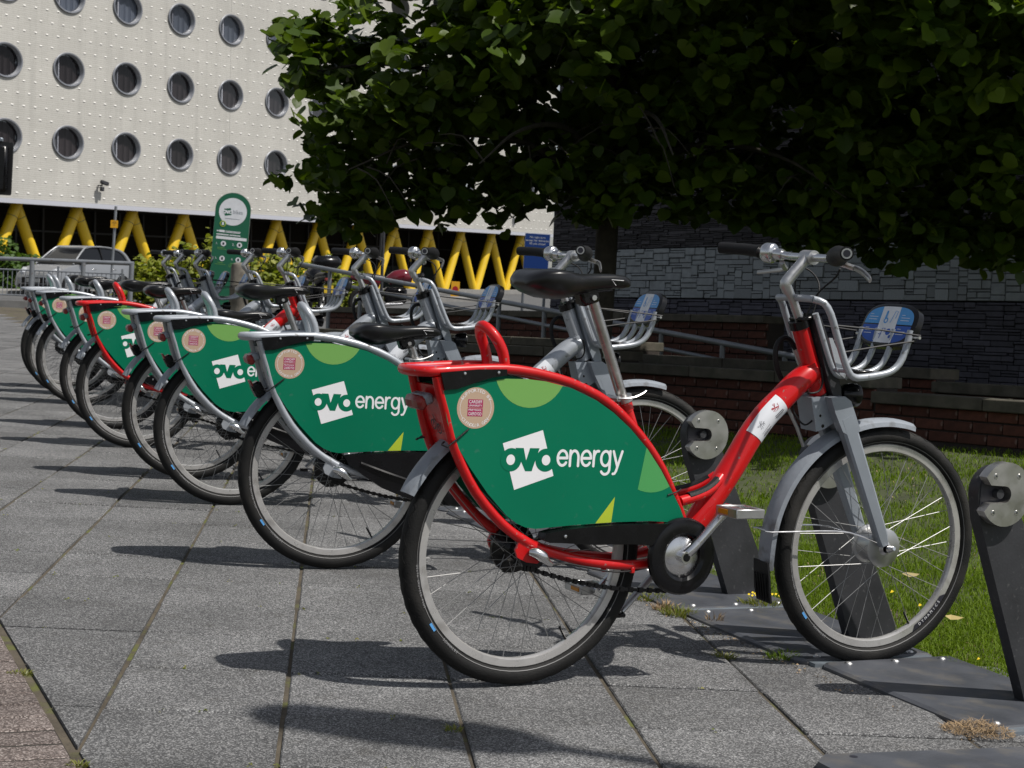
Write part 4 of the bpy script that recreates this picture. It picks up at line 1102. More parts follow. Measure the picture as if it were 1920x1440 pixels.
for c, s, i, j in cand:
    dz = random.uniform(-.0022, .0022); c = c + Vector((random.uniform(-.0016, .0016), random.uniform(-.0016, .0016)))
    if s < .29:
        sq = [(c + E1 * a * .195 + E2 * q * .197) for a, q in ((-1, -1), (1, -1), (1, 1), (-1, 1))]
        pl = clip_half([(p.x, p.y) for p in sq], -EN.x, -EN.y, -(EN.dot(EA) + .009))
        if len(pl) < 3: continue
        ar = abs(sum(pl[k - 1][0] * pl[k][1] - pl[k][0] * pl[k - 1][1] for k in range(len(pl)))) / 2
        if ar < .002: continue
        k = MB().use(M['slab']); k.prism(pl, -.04, dz, 'xy'); part('paving_slab', k, pave, 20); nsl += 1
        continue
    if nsl < 297 and c.y < 12.5:
        o = link('paving_slab', SLM[0], pave); o.matrix_local = Matrix.Translation((c.x, c.y, dz)) @ R2 @ Matrix.Rotation(random.uniform(-.003, .003), 4, 'X') @ Matrix.Rotation(random.uniform(-.003, .003), 4, 'Y'); nsl += 1
    else:
        far.box((c.x, c.y, -.02 + dz), (.3915, .3945, .04), Matrix.Rotation(atan2(E1.y, E1.x), 3, 'Z'))
part('paving_slabs', far, pave, None, kind='stuff', recalc=False)
# brown pavers beside the slabs
k = MB().use(M['paver']); k.box((0, 0, -.02), (.193, .095, .04), None, .004); PVM = k.mesh('brick_paver', 20)
PA = atan2(-EN.y, -EN.x)
pl = [EA - EB * 1.2 - EN * .014, EA + EB * 2.6 - EN * .014, EA + EB * 2.6 - EN * 1.7, EA - EB * 1.2 - EN * 1.7]
part('paver_bed', MB().use(M['paverjoint']).add([(p.x, p.y, -.0035) for p in pl], [(0, 1, 2, 3)]), pave, None)
for r_ in range(-2, 14):
    for q in range(0, 7):
        c = EA + EB * (.05 + .1045 * r_) - EN * (.012 + .098 + .2 * q + (.05 if (r_ % 2 and q) else 0))
        o = link('brick_paver', PVM, pave); o.matrix_local = Matrix.Translation((c.x, c.y, random.uniform(-.003, .001))) @ Matrix.Rotation(PA, 4, 'Z')

# moss and grit lying in the joints
b = MB().use(M['weed']); rm = random.Random(77)
for q in range(900):
    i = rm.randint(-2, 5); t = rm.uniform(2.9, 7.5); p = ORG + E1 * (.401 * i + rm.gauss(0, .003)) + E2 * t
    if rm.random() < .25: p = ORG + E1 * rm.uniform(-.6, 2.2) + E2 * (.4 * rm.randint(-2, 8) + rm.gauss(0, .002))
    if (p - EA).dot(EN) < 0 or (p - L0).dot(Vector((ROWD.y, -ROWD.x))) > .0: continue
    if sin(p.y * 7.3 + i * 2.1) + sin(p.y * 3.1 + i) < rm.uniform(-.2, 1.4): continue
    for k in range(rm.randint(2, 6)):
        x, y, s = p.x + rm.gauss(0, .004), p.y + rm.gauss(0, .012), rm.uniform(.002, .0055); a = rm.random() * 6.28
        b.add([(x + s * cos(a), y + s * sin(a), .0005), (x - s * sin(a) * .6, y + s * cos(a) * .6, rm.uniform(.001, .006)), (x - s * cos(a), y - s * sin(a), .001), (x + s * sin(a) * .6, y - s * cos(a) * .6, rm.uniform(0, .004))], [(0, 1, 2, 3)])
for q in range(420):
    t = rm.uniform(-1.9, 1.2); p = L0 + ROWD * t + Vector((-.02 - abs(rm.gauss(0, .03)), rm.gauss(0, .02)))
    s = rm.uniform(.002, .006); a = rm.random() * 6.28
    b.use(M['drygrass'] if rm.random() < .6 else M['joint']).add([(p.x + s * cos(a), p.y + s * sin(a), .001), (p.x - s * sin(a), p.y + s * cos(a), .004), (p.x - s * cos(a), p.y - s * sin(a), .001)], [(0, 1, 2)])
part('joint_moss', b, pave, None, kind='stuff', recalc=False)

# lawn
nx, ny = 46, 60
vs = []; fs = []
for j in range(ny + 1):
    y = 2.6 + 12.4 * j / ny; xr = plate_right(y) - .12
    for i in range(nx + 1):
        x = xr + (7.5 - xr) * (i / nx) ** 1.3; vs.append((x, y, zlawn(x, y) - .004 + .012 * sin(x * 3.1 + y) * sin(y * 2.3)))
for j in range(ny):
    for i in range(nx): fs.append((j * (nx + 1) + i, j * (nx + 1) + i + 1, (j + 1) * (nx + 1) + i + 1, (j + 1) * (nx + 1) + i))
lawn = part('lawn', MB().use(M['soil']).add(vs, fs), kind='structure', sharp=60)

def raw_mesh(name, V, F, m):
    me = bpy.data.meshes.new(name)
    V = np.asarray(V, np.float32); F = np.asarray(F, np.int32)
    me.vertices.add(len(V)); me.vertices.foreach_set('co', V.ravel())
    q = F.shape[1]
    me.loops.add(F.size); me.loops.foreach_set('vertex_index', F.ravel())
    me.polygons.add(len(F)); me.polygons.foreach_set('loop_start', np.arange(0, F.size, q, dtype=np.int32))
    me.update(calc_edges=True); me.materials.append(m)
    return me
WDIR = Vector((.616, -.788, .034)).normalized(); WN = Vector((.788, .616, 0)).normalized(); WZ = WN.cross(WDIR); WZ = WZ if WZ.z > 0 else -WZ
WA = Vector((1.0, 12.8, 0))
def grass_blades(n, ymin, ymax, h0, h1, w_, seed, name, m, lean=.5):
    r = np.random.default_rng(seed)
    y = ymin + (ymax - ymin) * r.random(n) ** .8; x = r.random(n)
    xl = L0.x + PW.x * .47 + (y - L0.y - PW.y * .47) * ROWD.x / ROWD.y + .01
    xr = np.minimum(.37 * y + .15, 7)
    x = xl + (xr - xl) * x
    keep = (xr > xl) & (((x - WA.x) * WN.x + (y - WA.y) * WN.y) < -.01)
    x, y = x[keep], y[keep]
    pat = .5 + .5 * np.sin(x * 5.3 + 1.7 * np.sin(y * 3.1)) * np.sin(y * 4.1 + 1.3 * np.sin(x * 2.7))
    k = r.random(len(x)) < (.45 + .55 * pat); x, y, pat = x[k], y[k], pat[k]
    n = len(x)
    t = np.clip((y - 5) / 5.5, 0, 1); t = t * t * (3 - 2 * t); z = -.012 + .09 * np.maximum(0, x - .75) * t
    h = (h0 + (h1 - h0) * r.random(n)) * (.7 + .5 * pat); a = r.random(n) * 2 * pi; la = r.random(n) * 2 * pi; le = lean * h * (.2 + r.random(n))
    wx, wy = np.cos(a) * w_ / 2, np.sin(a) * w_ / 2
    lx, ly = np.cos(la) * le, np.sin(la) * le
    V = np.zeros((n, 5, 3), np.float32)
    V[:, 0] = np.stack([x - wx, y - wy, z], 1); V[:, 1] = np.stack([x + wx, y + wy, z], 1)
    V[:, 2] = np.stack([x + wx * .8 + lx * .35, y + wy * .8 + ly * .35, z + h * .6], 1); V[:, 3] = np.stack([x - wx * .8 + lx * .35, y - wy * .8 + ly * .35, z + h * .6], 1)
    V[:, 4] = np.stack([x + lx, y + ly, z + h * (1 - .3 * lean)], 1)
    i = np.arange(n)[:, None] * 5
    F = np.concatenate([i + np.array([[0, 1, 2]]), i + np.array([[0, 2, 3]]), i + np.array([[3, 2, 4]])])
    return link(name, raw_mesh(name, V.reshape(-1, 3), F, m), None, 'stuff')
grass_blades(95000, 3.2, 8.2, .018, .045, .0034, 3, 'grass', M['grass'], .9)
grass_blades(60000, 8.0, 14.5, .025, .05, .006, 4, 'grass', M['grass'], .8)
grass_blades(2600, 3.4, 12.5, .012, .03, .005, 5, 'dry_grass_blades', M['drygrass'], 1.8)
# yellow flowers and fallen leaves in the lawn
b = MB().use(M['yellowflower']); rr = random.Random(5)
for i in range(45):
    y = rr.uniform(3.6, 9.5); x = plate_right(y) + .05 + rr.random() ** 1.5 * 1.2
    z = zlawn(x, y) + .028; s = rr.uniform(.004, .008)
    b.add([(x - s, y, z - s * .4), (x, y - s, z), (x + s, y, z + s * .4), (x, y + s, z + s)], [(0, 1, 2, 3)])
part('lawn_flowers', b, None, None, kind='stuff', recalc=False)

def tuft(name, label, cat, x, y, z, n, spread, h, m, seed, flat=.6, flowers=0, wd=.003, chaos=1.0):
    r = random.Random(seed); b = MB().use(m)
    for i in range(n):
        a = r.random() * 2 * pi; d = spread * sqrt(r.random()); px, py = d * cos(a), d * sin(a) * .8
        hh = h * r.uniform(.4, 1) * (1 - .4 * d / spread); la = a + r.uniform(-chaos, chaos); le = flat * hh * r.uniform(.3, 1.6)
        t = r.random() * 2 * pi; wx, wy = cos(t) * wd / 2, sin(t) * wd / 2
        z0 = 0 if chaos < 2 else r.uniform(0, .03) * (1 - d / spread)
        if chaos > 2: hh *= r.uniform(-.2, .8)
        b.add([(px - wx, py - wy, z0), (px + wx, py + wy, z0), (px + le * .45 * cos(la) + wx, py + le * .45 * sin(la) + wy, z0 + hh * .7), (px + le * .45 * cos(la) - wx, py + le * .45 * sin(la) - wy, z0 + hh * .7), (px + le * cos(la), py + le * sin(la), max(.002, z0 + hh))],
              [(0, 1, 2, 3), (3, 2, 4)])
    if flowers:
        b.use(M['yellowflower'])
        for i in range(flowers):
            a = r.random() * 2 * pi; d = spread * r.random(); s = .005
            b.add([(d * cos(a) - s, d * sin(a), h), (d * cos(a), d * sin(a) - s, h * .9), (d * cos(a) + s, d * sin(a), h * 1.05), (d * cos(a), d * sin(a) + s, h * 1.1)], [(0, 1, 2, 3)])
    o = part(name, b, None, None, recalc=False); o.location = (x, y, z)
    return tag(o, label, cat)
tuft('dry_grass_clump', 'straw coloured clump of dry cut grass on the steel plate at bottom right', 'grass clump', 1.165, 3.875, .006, 1500, .088, .02, M['drygrass'], 1, 1.6, wd=.0016, chaos=3.2)
tuft('weed', 'bright green weed tuft at the plate edge beside the chain wheel of the red bicycle', 'weed', .572, 5.135, -.004, 150, .05, .05, M['weed'], 2, .9)
tuft('weed', 'reddish dry weed tuft at the plate edge left of the bright green one', 'weed', .535, 5.215, -.004, 110, .04, .045, M['drygrass'], 3, .9)
tuft('weed', 'small brown seedling at the plate edge right of the bright green tuft', 'weed', .67, 5.035, -.004, 40, .025, .06, M['drygrass'], 4, .5)
tuft('weed', 'yellow green weeds beneath the crank at the far plate edge', 'weed', .495, 5.38, -.004, 120, .055, .05, M['weed'], 5, .9)
tuft('weed', 'low green weed in the paving joint left of the front wheel', 'weed', .642, 4.552, -.004, 90, .03, .026, M['weed'], 6, 1.2)
tuft('weed', 'green grass tuft at the corner of the plate under the front wheel', 'weed', .815, 4.60, -.004, 110, .045, .04, M['grass'], 7, 1.1)
tuft('weed', 'tiny grass tuft in the shadowed paving joint at the bottom of the photo', 'weed', -.078, 3.60, -.004, 46, .018, .022, M['weed'], 8, 1.2)
tuft('flowering_weed', 'weeds with yellow flowers on the plate seam by the empty docking post', 'weed', .86, 5.37, .01, 160, .07, .03, M['weed'], 9, 1.0, 16)
tuft('weed', 'green moss tuft where the brown pavers meet the slabs', 'weed', -1.12, 3.86, -.004, 60, .03, .014, M['weed'], 10, 1.4)
tuft('weed', 'moss tuft at the pointed end of the slabs by the brown pavers', 'weed', -.80, 3.17, -.004, 60, .022, .014, M['weed'], 12, 1.4)
# fallen leaves
def fallen(x, y, a, s, lab):
    b = MB().use(M['deadleaf']); b.add([(-.5 * s, 0, .004), (-.15 * s, -.18 * s, .0), (.25 * s, -.15 * s, .006), (.5 * s, .02 * s, .012), (.2 * s, .17 * s, .003), (-.2 * s, .14 * s, .008)], [(0, 1, 2, 3, 4, 5)])
    o = part('fallen_leaf', b, None, None); o.location = (x, y, zlawn(x, y) + .03); o.rotation_euler = (.3, .1, a); tag(o, lab, 'leaf')
fallen(1.52, 6.05, .2, .07, 'dry tan leaf curled on the grass right of the front wheel hub')
fallen(1.47, 5.25, -.4, .06, 'pale dry leaf on the grass beside the plate under the front wheel')
fallen(1.75, 5.6, 1.2, .05, 'brown dry leaf on the grass left of the right docking post')
fallen(1.62, 6.9, .1, .06, 'yellow strip of leaf on the lawn seen through the front wheel')

# ------------------------------------------------------------------ docking stations
YD = radians(27.0); RD = Matrix.Rotation(-YD, 2)
def to_loc(w2): return RD @ w2
POFF = Vector((.266, .391))
c0 = to_loc(-POFF); wv = to_loc(PW * .47); st = to_loc(STEP)
def lerp2(a, q): return c0 + wv * a + st * q
DM = {}
k = MB().use(M['plate'])
pl = [lerp2(a, q) for a, q in ((.05, .012), (1, .012), (1, .985), (.05, .985), (0, .94), (0, .06))]
pi_ = [lerp2(a, q) for a, q in ((.065, .03), (.985, .03), (.985, .967), (.065, .967), (.022, .93), (.022, .07))]
n = 6
k.add([(p.x, p.y, -.005) for p in pl] + [(p.x, p.y, .006) for p in pl] + [(p.x, p.y, .012) for p in pi_], [tuple(range(12, 18))] + [(i, (i + 1) % n, n + (i + 1) % n, n + i) for i in range(n)] + [(n + i, n + (i + 1) % n, 2 * n + (i + 1) % n, 2 * n + i) for i in range(n)])
DM['plate'] = k.mesh('base_plate', 15)
k = MB().use(M['platestrip']); pl = [lerp2(a, q) for a, q in ((.06, -.03), (.97, -.03), (.97, .045), (.06, .045))]
k.prism([(p.x, p.y) for p in pl], -.004, .0085, 'xy'); DM['strip'] = k.mesh('seam_strip', 20)
k = MB().use(M['alloy']); k.lathe([(0, .0055), (.007, .0045), (.0115, .001), (.012, -.002)], 14, 'z'); DM['rivet'] = k.mesh('rivet', 50)
DC = Vector((-.232, .553)); DR = .081
def dring(a0, a1, r_, n=22): return [(DC.x + r_ * cos(radians(a0 + (a1 - a0) * i / n)), DC.y + r_ * sin(radians(a0 + (a1 - a0) * i / n))) for i in range(n + 1)]
k = MB().use(M['greydark'])
k.prism([(.088, 0), (.075, .06)] + dring(-22, 196, DR - .012) + [(DC.x - .055, DC.y - .07), (-.082, 0)], -.026, .010)
DM['post'] = k.mesh('dock_post', 30)
k = MB().use(M['steel'])
up_ = [(DC.x - .03, DC.y + .021)]; lo_ = [(DC.x - .03, DC.y - .021)]
end = [(DC.x - .005 + .021 * cos(radians(a)), DC.y + .0 + .021 * sin(radians(a))) for a in range(90, -91, -15)]
pl = dring(-148, 148, DR, 40) + [(DC.x - .052, DC.y + .023)] + end + [(DC.x - .052, DC.y - .023)]
k.prism(pl, -.052, -.024)
DM['disc'] = k.mesh('lock_disc', 30)
k = MB().use(M['ink']); k.prism([(DC.x - .062, DC.y - .03)] + [(DC.x + .016, DC.y - .03), (DC.x + .022, DC.y + .03), (DC.x - .062, DC.y + .03)], -.0275, -.0262)
k.use(M['greydark']); k.tube([(DC.x - .012, -.027, DC.y), (DC.x - .012, -.044, DC.y)], .012, 16)
DM['rec'] = k.mesh('lock_recess', 30)
k = MB().use(M['chrome'])
k.lathe([(0, -.0535), (.006, -.0535), (.0072, -.0518), (.0072, -.051)], 14, 'y'); k.use(M['ink']); k.disc((0, -.0537, 0), .003, 'y', 6)
DM['bolt'] = k.mesh('disc_bolt', 40)
def dock(kk, label, strip=True):
    bp = Vector((1.12, 4.9)) + STEP * (kk - 1)
    if kk == 0: bp = bp + Vector((.038, .02))
    r_ = thing('docking_station', label, 'docking post', (bp.x, bp.y, 0), YD, 'bicycle docking posts on steel plates')
    link('base_plate', DM['plate'], r_); link('seam_strip', DM['strip'], r_)
    for a in (.17, .52, .88):
        for q in (.065, .93):
            p = lerp2(a, q); o = link('rivet', DM['rivet'], r_); o.location = (p.x, p.y, .0125)
    link('dock_post', DM['post'], r_); d = link('lock_disc', DM['disc'], r_); link('lock_recess', DM['rec'], d)
    for a in (50, 130, 230, 310):
        o = link('disc_bolt', DM['bolt'], d); o.location = (DC.x + .06 * cos(radians(a)), 0, DC.y + .06 * sin(radians(a)))
DL = {0: 'empty grey docking post with steel lock disc at the right edge of the photo', 1: 'grey docking post behind the front wheel of the nearest red bicycle',
      2: 'empty grey docking post between the nearest red bicycle and the silver one behind', 3: 'docking post holding the silver bicycle behind the front red one',
      5: 'docking post holding the second silver bicycle from the front', 6: 'docking post holding the silver bicycle in front of the rear red one', 8: 'docking post holding the rear red bicycle',
      9: 'docking post holding the silver bicycle behind the rear red one', 4: 'empty docking post between the two front silver bicycles', 7: 'empty docking post just in front of the rear red bicycle'}
for kk in sorted(DL): dock(kk, DL[kk])
k = MB().use(M['plate'])
a0 = Vector((.690, 3.535)); dv = Vector((.93, .33)).normalized(); dw = Vector((.38, -.925))
pl = [a0 + dv * .05, a0 + dv * .9, a0 + dv * .9 + dw * .8, a0 + dw * .8, a0 + dw * .05]
k.prism([(p.x, p.y) for p in pl], -.005, .014, 'xy')
o = thing('ground_plate', 'flat grey steel plate on the paving at the bottom right corner', 'steel plate', (0, 0, 0))
part('plate', k, o, 20)
k = MB().use(M['ink']); p = a0 + dv * .115 - Vector((0, .028)); k.disc((p.x, p.y, .0146), .0095, 'z', 16); part('bolt_hole', k, o, None)

for a in BIKES: bicycle(*a[:3], red=a[3], steer=a[4], drop=a[5], fullguard=a[6], deck=a[7], refl=a[8])

# ------------------------------------------------------------------ walls behind the lawn
WM = Matrix((WDIR, WN, WZ)).transposed().to_4x4(); WM.translation = WA
k = MB().use(M['brick']); k.box((0, 0, 0), (.213, .03, .064), None, .004); BRM = k.mesh('brick', 20)
def brick_wall(name, label, y, segs, z0, zcap):
    r_ = thing(name, label, 'brick wall', mx=WM)
    core = MB().use(M['mortar'])
    nb = 0
    for (x0, x1, zt) in segs:
        core.box(((x0 + x1) / 2, y + .12, (zt - zcap + z0) / 2), (x1 - x0, .212, zt - zcap - z0))
    part('wall_core', core, r_, None)
    for (x0, x1, zt) in segs:
        z = zt - zcap - .036; row = 0
        while z > z0 + .03:
            x = x0 + (.1125 if row % 2 else .006) - (.1125 if row % 2 else 0) * 0
            xx = x0
            off = .1125 if row % 2 else 0.0
            q = 0
            while True:
                a = x0 + q * .225 - off; e = a + .215
                if a >= x1 - .02: break
                a2, e2 = max(a, x0 + .002), min(e, x1 - .002); q += 1
                if e2 - a2 < .03: continue
                if nb < 298:
                    o = link('brick', BRM, r_); o.matrix_local = Matrix.Translation(((a2 + e2) / 2, y + .008 + random.uniform(-.003, .003), z)) @ Matrix.Diagonal(((e2 - a2) / .213, 1, 1, 1)); nb += 1
            z -= .0745; row += 1
        nco = max(1, round((x1 - x0) / .92)); ln = (x1 - x0) / nco
        for q in range(nco):
            c = MB().use(M['coping']); c.box((x0 + ln * (q + .5), y + .11, zt - zcap / 2), (ln - .006, .34, zcap), None, .006)
            o = part('coping_stone', c, r_, 20); o.location.z = random.uniform(-.002, .002)
    return r_
brick_wall('brick_wall', 'low red brick wall with stone coping directly behind the lawn, stepping down to the right', 0.0, [(-4.6, -.27, .60), (-.265, 2.335, .507), (2.34, 5.0, .412)], -.15, .078)
brick_wall('brick_wall', 'stepped brick wall just behind the lawn wall, in front of the handrail', 1.0, [(-6.4, -1.1, .68), (-1.095, 2.05, .575), (2.055, 4.4, .482)], .02, .078)
brick_wall('brick_wall', 'brick wall with stone coping behind the sloping handrail', 2.6, [(-8.9, -1.12, .975)], .33, .07)
# handrail of the ramp
r_ = thing('handrail', 'grey tubular handrail sloping down to the right along the ramp', 'handrail', mx=WM)
def rz_(x): return 1.468 - .1044 * (x + 8.24)
b = MB().use(M['rail']); b.tube([(x, 1.8, rz_(x)) for x in (-8.3, -4, 0, .35)], .026, 12); part('top_rail', b, r_)
b = MB().use(M['rail']); b.tube([(x, 1.8, rz_(x) - .155) for x in (-7.4, -4, -.4)], .02, 10); part('lower_rail', b, r_)
for x in (-7.6, -6.9, -5.6, -4.2, -3.44, -2.46, -1.7, -.9, -.15):
    b = MB().use(M['rail']); b.tube([(x, 1.8, .05), (x, 1.8, rz_(x) - .02)], .024, 10); part('rail_post', b, r_)
# slate building
r_ = thing('slate_building', 'dark slate clad building with a band of pale squared stones behind the tree', 'building', mx=WM)
SY = 3.6
b = MB().use(M['slate_gap']); b.box((-1.0, SY + 3.03, 3.4), (9.2, 6.0, 8.2)); part('wall', b, r_, None)
def ashlar(x0, x1, z0, z1, cw, ch, wr, hr, seed):
    r = random.Random(seed); nx_ = int(round((x1 - x0) / cw)); nz_ = int(round((z1 - z0) / ch)); g = [[0] * nz_ for _ in range(nx_)]; out = []
    for j in range(nz_):
        for i in range(nx_):
            if g[i][j]: continue
            wmax = 0
            while i + wmax < nx_ and not g[i + wmax][j] and wmax < wr[1]: wmax += 1
            w_ = min(wmax, r.randint(*wr))
            if wmax - w_ == 1: w_ = wmax
            h_ = min(nz_ - j, r.choice(hr))
            while h_ > 1 and any(g[a][q] for a in range(i, i + w_) for q in range(j, j + h_)): h_ -= 1
            for a in range(i, i + w_):
                for q in range(j, j + h_): g[a][q] = 1
            out.append((x0 + i * cw, x0 + (i + w_) * cw, z0 + j * ch, z0 + (j + h_) * ch))
    return out
k = MB().use(M['slate_light']); k.box((0, 0, 0), (1, 1, 1), None, .04); STM = k.mesh('slate_stone', 20)
k = MB().use(M['slate_purple']); k.box((0, 0, 0), (1, 1, 1), None, .04); STP = k.mesh('slate_stone', 20)
def lay_stones(L_, mesh, cap, gap, mstuff, nm):
    far = MB().use(mstuff)
    L_ = sorted(L_, key=lambda q: abs((q[0] + q[1]) / 2 + 1.2))
    for i, (a, e, zb, zt) in enumerate(L_):
        c = ((a + e) / 2 + random.uniform(-.002, .002), SY + random.uniform(.0, .020), (zb + zt) / 2)
        s = (e - a - gap, .04, zt - zb - gap)
        if i < cap:
            o = link('slate_stone', mesh, r_); o.matrix_local = Matrix.Translation(c) @ Matrix.Rotation(random.uniform(-.012, .012), 4, 'Y') @ Matrix.Diagonal((*s, 1))
        else: far.box(c, s, None, .004)
    if far.f: part(nm, far, r_, None, kind='stuff', recalc=False)
A_ = ashlar(-5.55, 3.4, 1.175, 1.715, .05, .027, (2, 5), [1, 1, 2, 2, 2, 3, 3, 4], 21)
lay_stones(A_, STM, 195, .007, M['slate_light'], 'pale_slate_stones')
B_ = ashlar(-5.55, 3.4, .15, 1.165, .06, .026, (2, 5), [1, 1, 2, 2, 2], 22)
lay_stones(B_, STP, 105, .006, M['slate_purple'], 'purple_slate_stones')
C_ = ashlar(-5.55, 3.4, 1.72, 4.6, .07, .02, (1, 4), [1, 1, 1, 2], 23)
lay_stones(C_, STP, 0, .004, M['slate_dark'], 'dark_slate_courses')
# ------------------------------------------------------------------ tree over the lawn
LE = [(.22, -.07), (.45, .06), (.53, .32), (.50, .56), (.30, .82)]
LV = [(0, 0, 0), (0, .5, -.03), (0, 1.05, -.10)] + [(x, y, .07 - .10 * y * y) for x, y in LE] + [(-x, y, .07 - .10 * y * y) for x, y in LE]
LF = [(0, 3, 1), (3, 4, 1), (4, 5, 1), (5, 6, 1), (6, 7, 1), (7, 2, 1), (8, 0, 1), (9, 8, 1), (10, 9, 1), (11, 10, 1), (12, 11, 1), (2, 12, 1)]
LVA = np.array(LV, np.float32); LFA = np.array(LF, np.int32)
def leaf_frames(P, size, r, droop=.55, up=.55):
    """matrices (n,3,3) columns x,y,z of leaves at P"""
    n = len(P)
    nz = np.stack([r.normal(0, .55, n), r.normal(-.15, .55, n), up + r.random(n) * .8], 1); nz /= np.linalg.norm(nz, axis=1)[:, None]
    yy = np.stack([r.normal(0, 1, n), r.normal(0, 1, n), -droop - r.random(n) * .8], 1)
    yy -= nz * np.sum(yy * nz, 1)[:, None]; yy /= np.linalg.norm(yy, axis=1)[:, None]
    xx = np.cross(yy, nz)
    return np.stack([xx, yy, nz], 2) * size[:, None, None]
def leaf_cloud(name, P, size, m, r, parent=None, droop=.55, up=.55, kind='stuff'):
    Rm = leaf_frames(P, size, r, droop, up)
    V = np.einsum('nij,kj->nki', Rm, LVA) + P[:, None, :]
    F = (LFA[None] + (np.arange(len(P)) * len(LV))[:, None, None]).reshape(-1, 3)
    me = raw_mesh(name, V.reshape(-1, 3), F, m); me.shade_smooth()
    return link(name, me, parent, kind)
CROWN = [(-1.23, 3.05), (-1.48, 2.99), (-1.53, 2.92), (-1.42, 2.85), (-1.63, 2.89), (-1.74, 2.85), (-1.84, 2.74), (-1.87, 2.63), (-1.76, 2.62), (-1.69, 2.56), (-1.68, 2.49), (-1.78, 2.44), (-1.77, 2.35), (-1.63, 2.31), (-1.61, 2.22), (-1.76, 2.16), (-1.75, 2.06), (-1.61, 2.05), (-1.59, 1.96), (-1.49, 1.89), (-1.53, 1.83), (-1.63, 1.8), (-1.81, 1.69), (-1.76, 1.64), (-1.65, 1.66), (-1.7, 1.51), (-1.57, 1.46), (-1.38, 1.4), (-1.19, 1.39), (-1.03, 1.45), (-.88, 1.56), (-.84, 1.74), (-.74, 1.72), (-.8, 1.53), (-.61, 1.5), (-.59, 1.42), (-.52, 1.58), (-.45, 1.64), (-.41, 1.54), (-.29, 1.65), (-.21, 1.64), (-.24, 1.43), (-.11, 1.42), (-.04, 1.5), (.15, 1.56), (.34, 1.55), (.65, 1.6), (.92, 1.65), (1.15, 1.62), (1.42, 1.65), (1.69, 1.57), (1.84, 1.47), (1.95, 1.34), (2.07, 1.43), (2.3, 1.5), (2.45, 1.45), (2.61, 1.32), (2.8, 1.44), (2.95, 1.49), (3.18, 1.42), (3.33, 1.35), (3.49, 1.48), (3.68, 1.51), (4.4, 1.55),
         (5.0, 2.4), (5.2, 3.6), (4.6, 4.9), (3.5, 5.9), (2.0, 6.3), (.85, 6.0), (.15, 4.9), (-.45, 4.0), (-.85, 3.5)]
CP = np.array(CROWN)
def inside(x, z):
    c = np.zeros(len(x), bool); n = len(CP)
    for i in range(n):
        x1, z1 = CP[i - 1]; x2, z2 = CP[i]
        k = ((z1 > z) != (z2 > z)) & (x < (x2 - x1) * (z - z1) / (z2 - z1 + 1e-12) + x1); c ^= k
    return c
def edge_dist(x, z):
    d = np.full(len(x), 9.0); n = len(CP)
    for i in range(n):
        a, b_ = CP[i - 1], CP[i]; ab = b_ - a; t = np.clip(((x - a[0]) * ab[0] + (z - a[1]) * ab[1]) / (ab @ ab + 1e-12), 0, 1)
        d = np.minimum(d, np.hypot(x - a[0] - t * ab[0], z - a[1] - t * ab[1]))
    return d
tree = thing('lime_tree', 'broad leaved tree with low spreading dark green crown beside the slate wall', 'tree', (.62, 12.15, 0))
TB = Vector((.62, 12.15, 0))
b = MB().use(M['bark']); b.tube([(0, 0, -.1), (.0, 0, .1), (.01, 0, 1.2), (.0, .0, 2.2), (.05, -.05, 3.6), (.12, -.1, 5.0)], [.12, .092, .083, .075, .055, .02], 12, 3); part('trunk', b, tree, 60)
r = random.Random(31)
limbs = []
for (x, y, z, z0) in ((-1.7, 11.9, 2.45, 1.9), (-1.2, 11.2, 1.75, 1.7), (-.3, 10.6, 1.8, 1.8), (.9, 10.2, 1.9, 1.9), (2.1, 10.8, 1.75, 1.75), (3.2, 11.6, 1.7, 1.8), (4.0, 12.0, 2.4, 2.2), (2.6, 10.4, 2.7, 2.3), (.2, 10.4, 2.8, 2.4), (-1.0, 11.6, 3.2, 2.5), (1.6, 12.6, 4.4, 3.0), (3.4, 12.2, 3.6, 2.7), (.0, 12.4, 4.6, 3.2)):
    p0 = Vector((0, 0, z0)); p3 = Vector((x, y, z)) - TB
    p1 = p0.lerp(p3, .35) + Vector((0, 0, .35)); p2 = p0.lerp(p3, .72) + Vector((0, 0, .28))
    b = MB().use(M['bark']); b.tube([p0, p1, p2, p3], [.035, .024, .014, .005], 7, 4)
    for q in range(7):
        t = r.uniform(.35, .98); s_ = p0.lerp(p1, t * 2) if t < .5 else p1.lerp(p3, t * 2 - 1)
        e = s_ + Vector((r.uniform(-.5, .5), r.uniform(-.5, .5), r.uniform(-.45, .3))); b.tube([s_, s_.lerp(e, .5) + Vector((0, 0, .08)), e], [.007, .005, .002], 5, 2)
    part('branch', b, tree, 60)
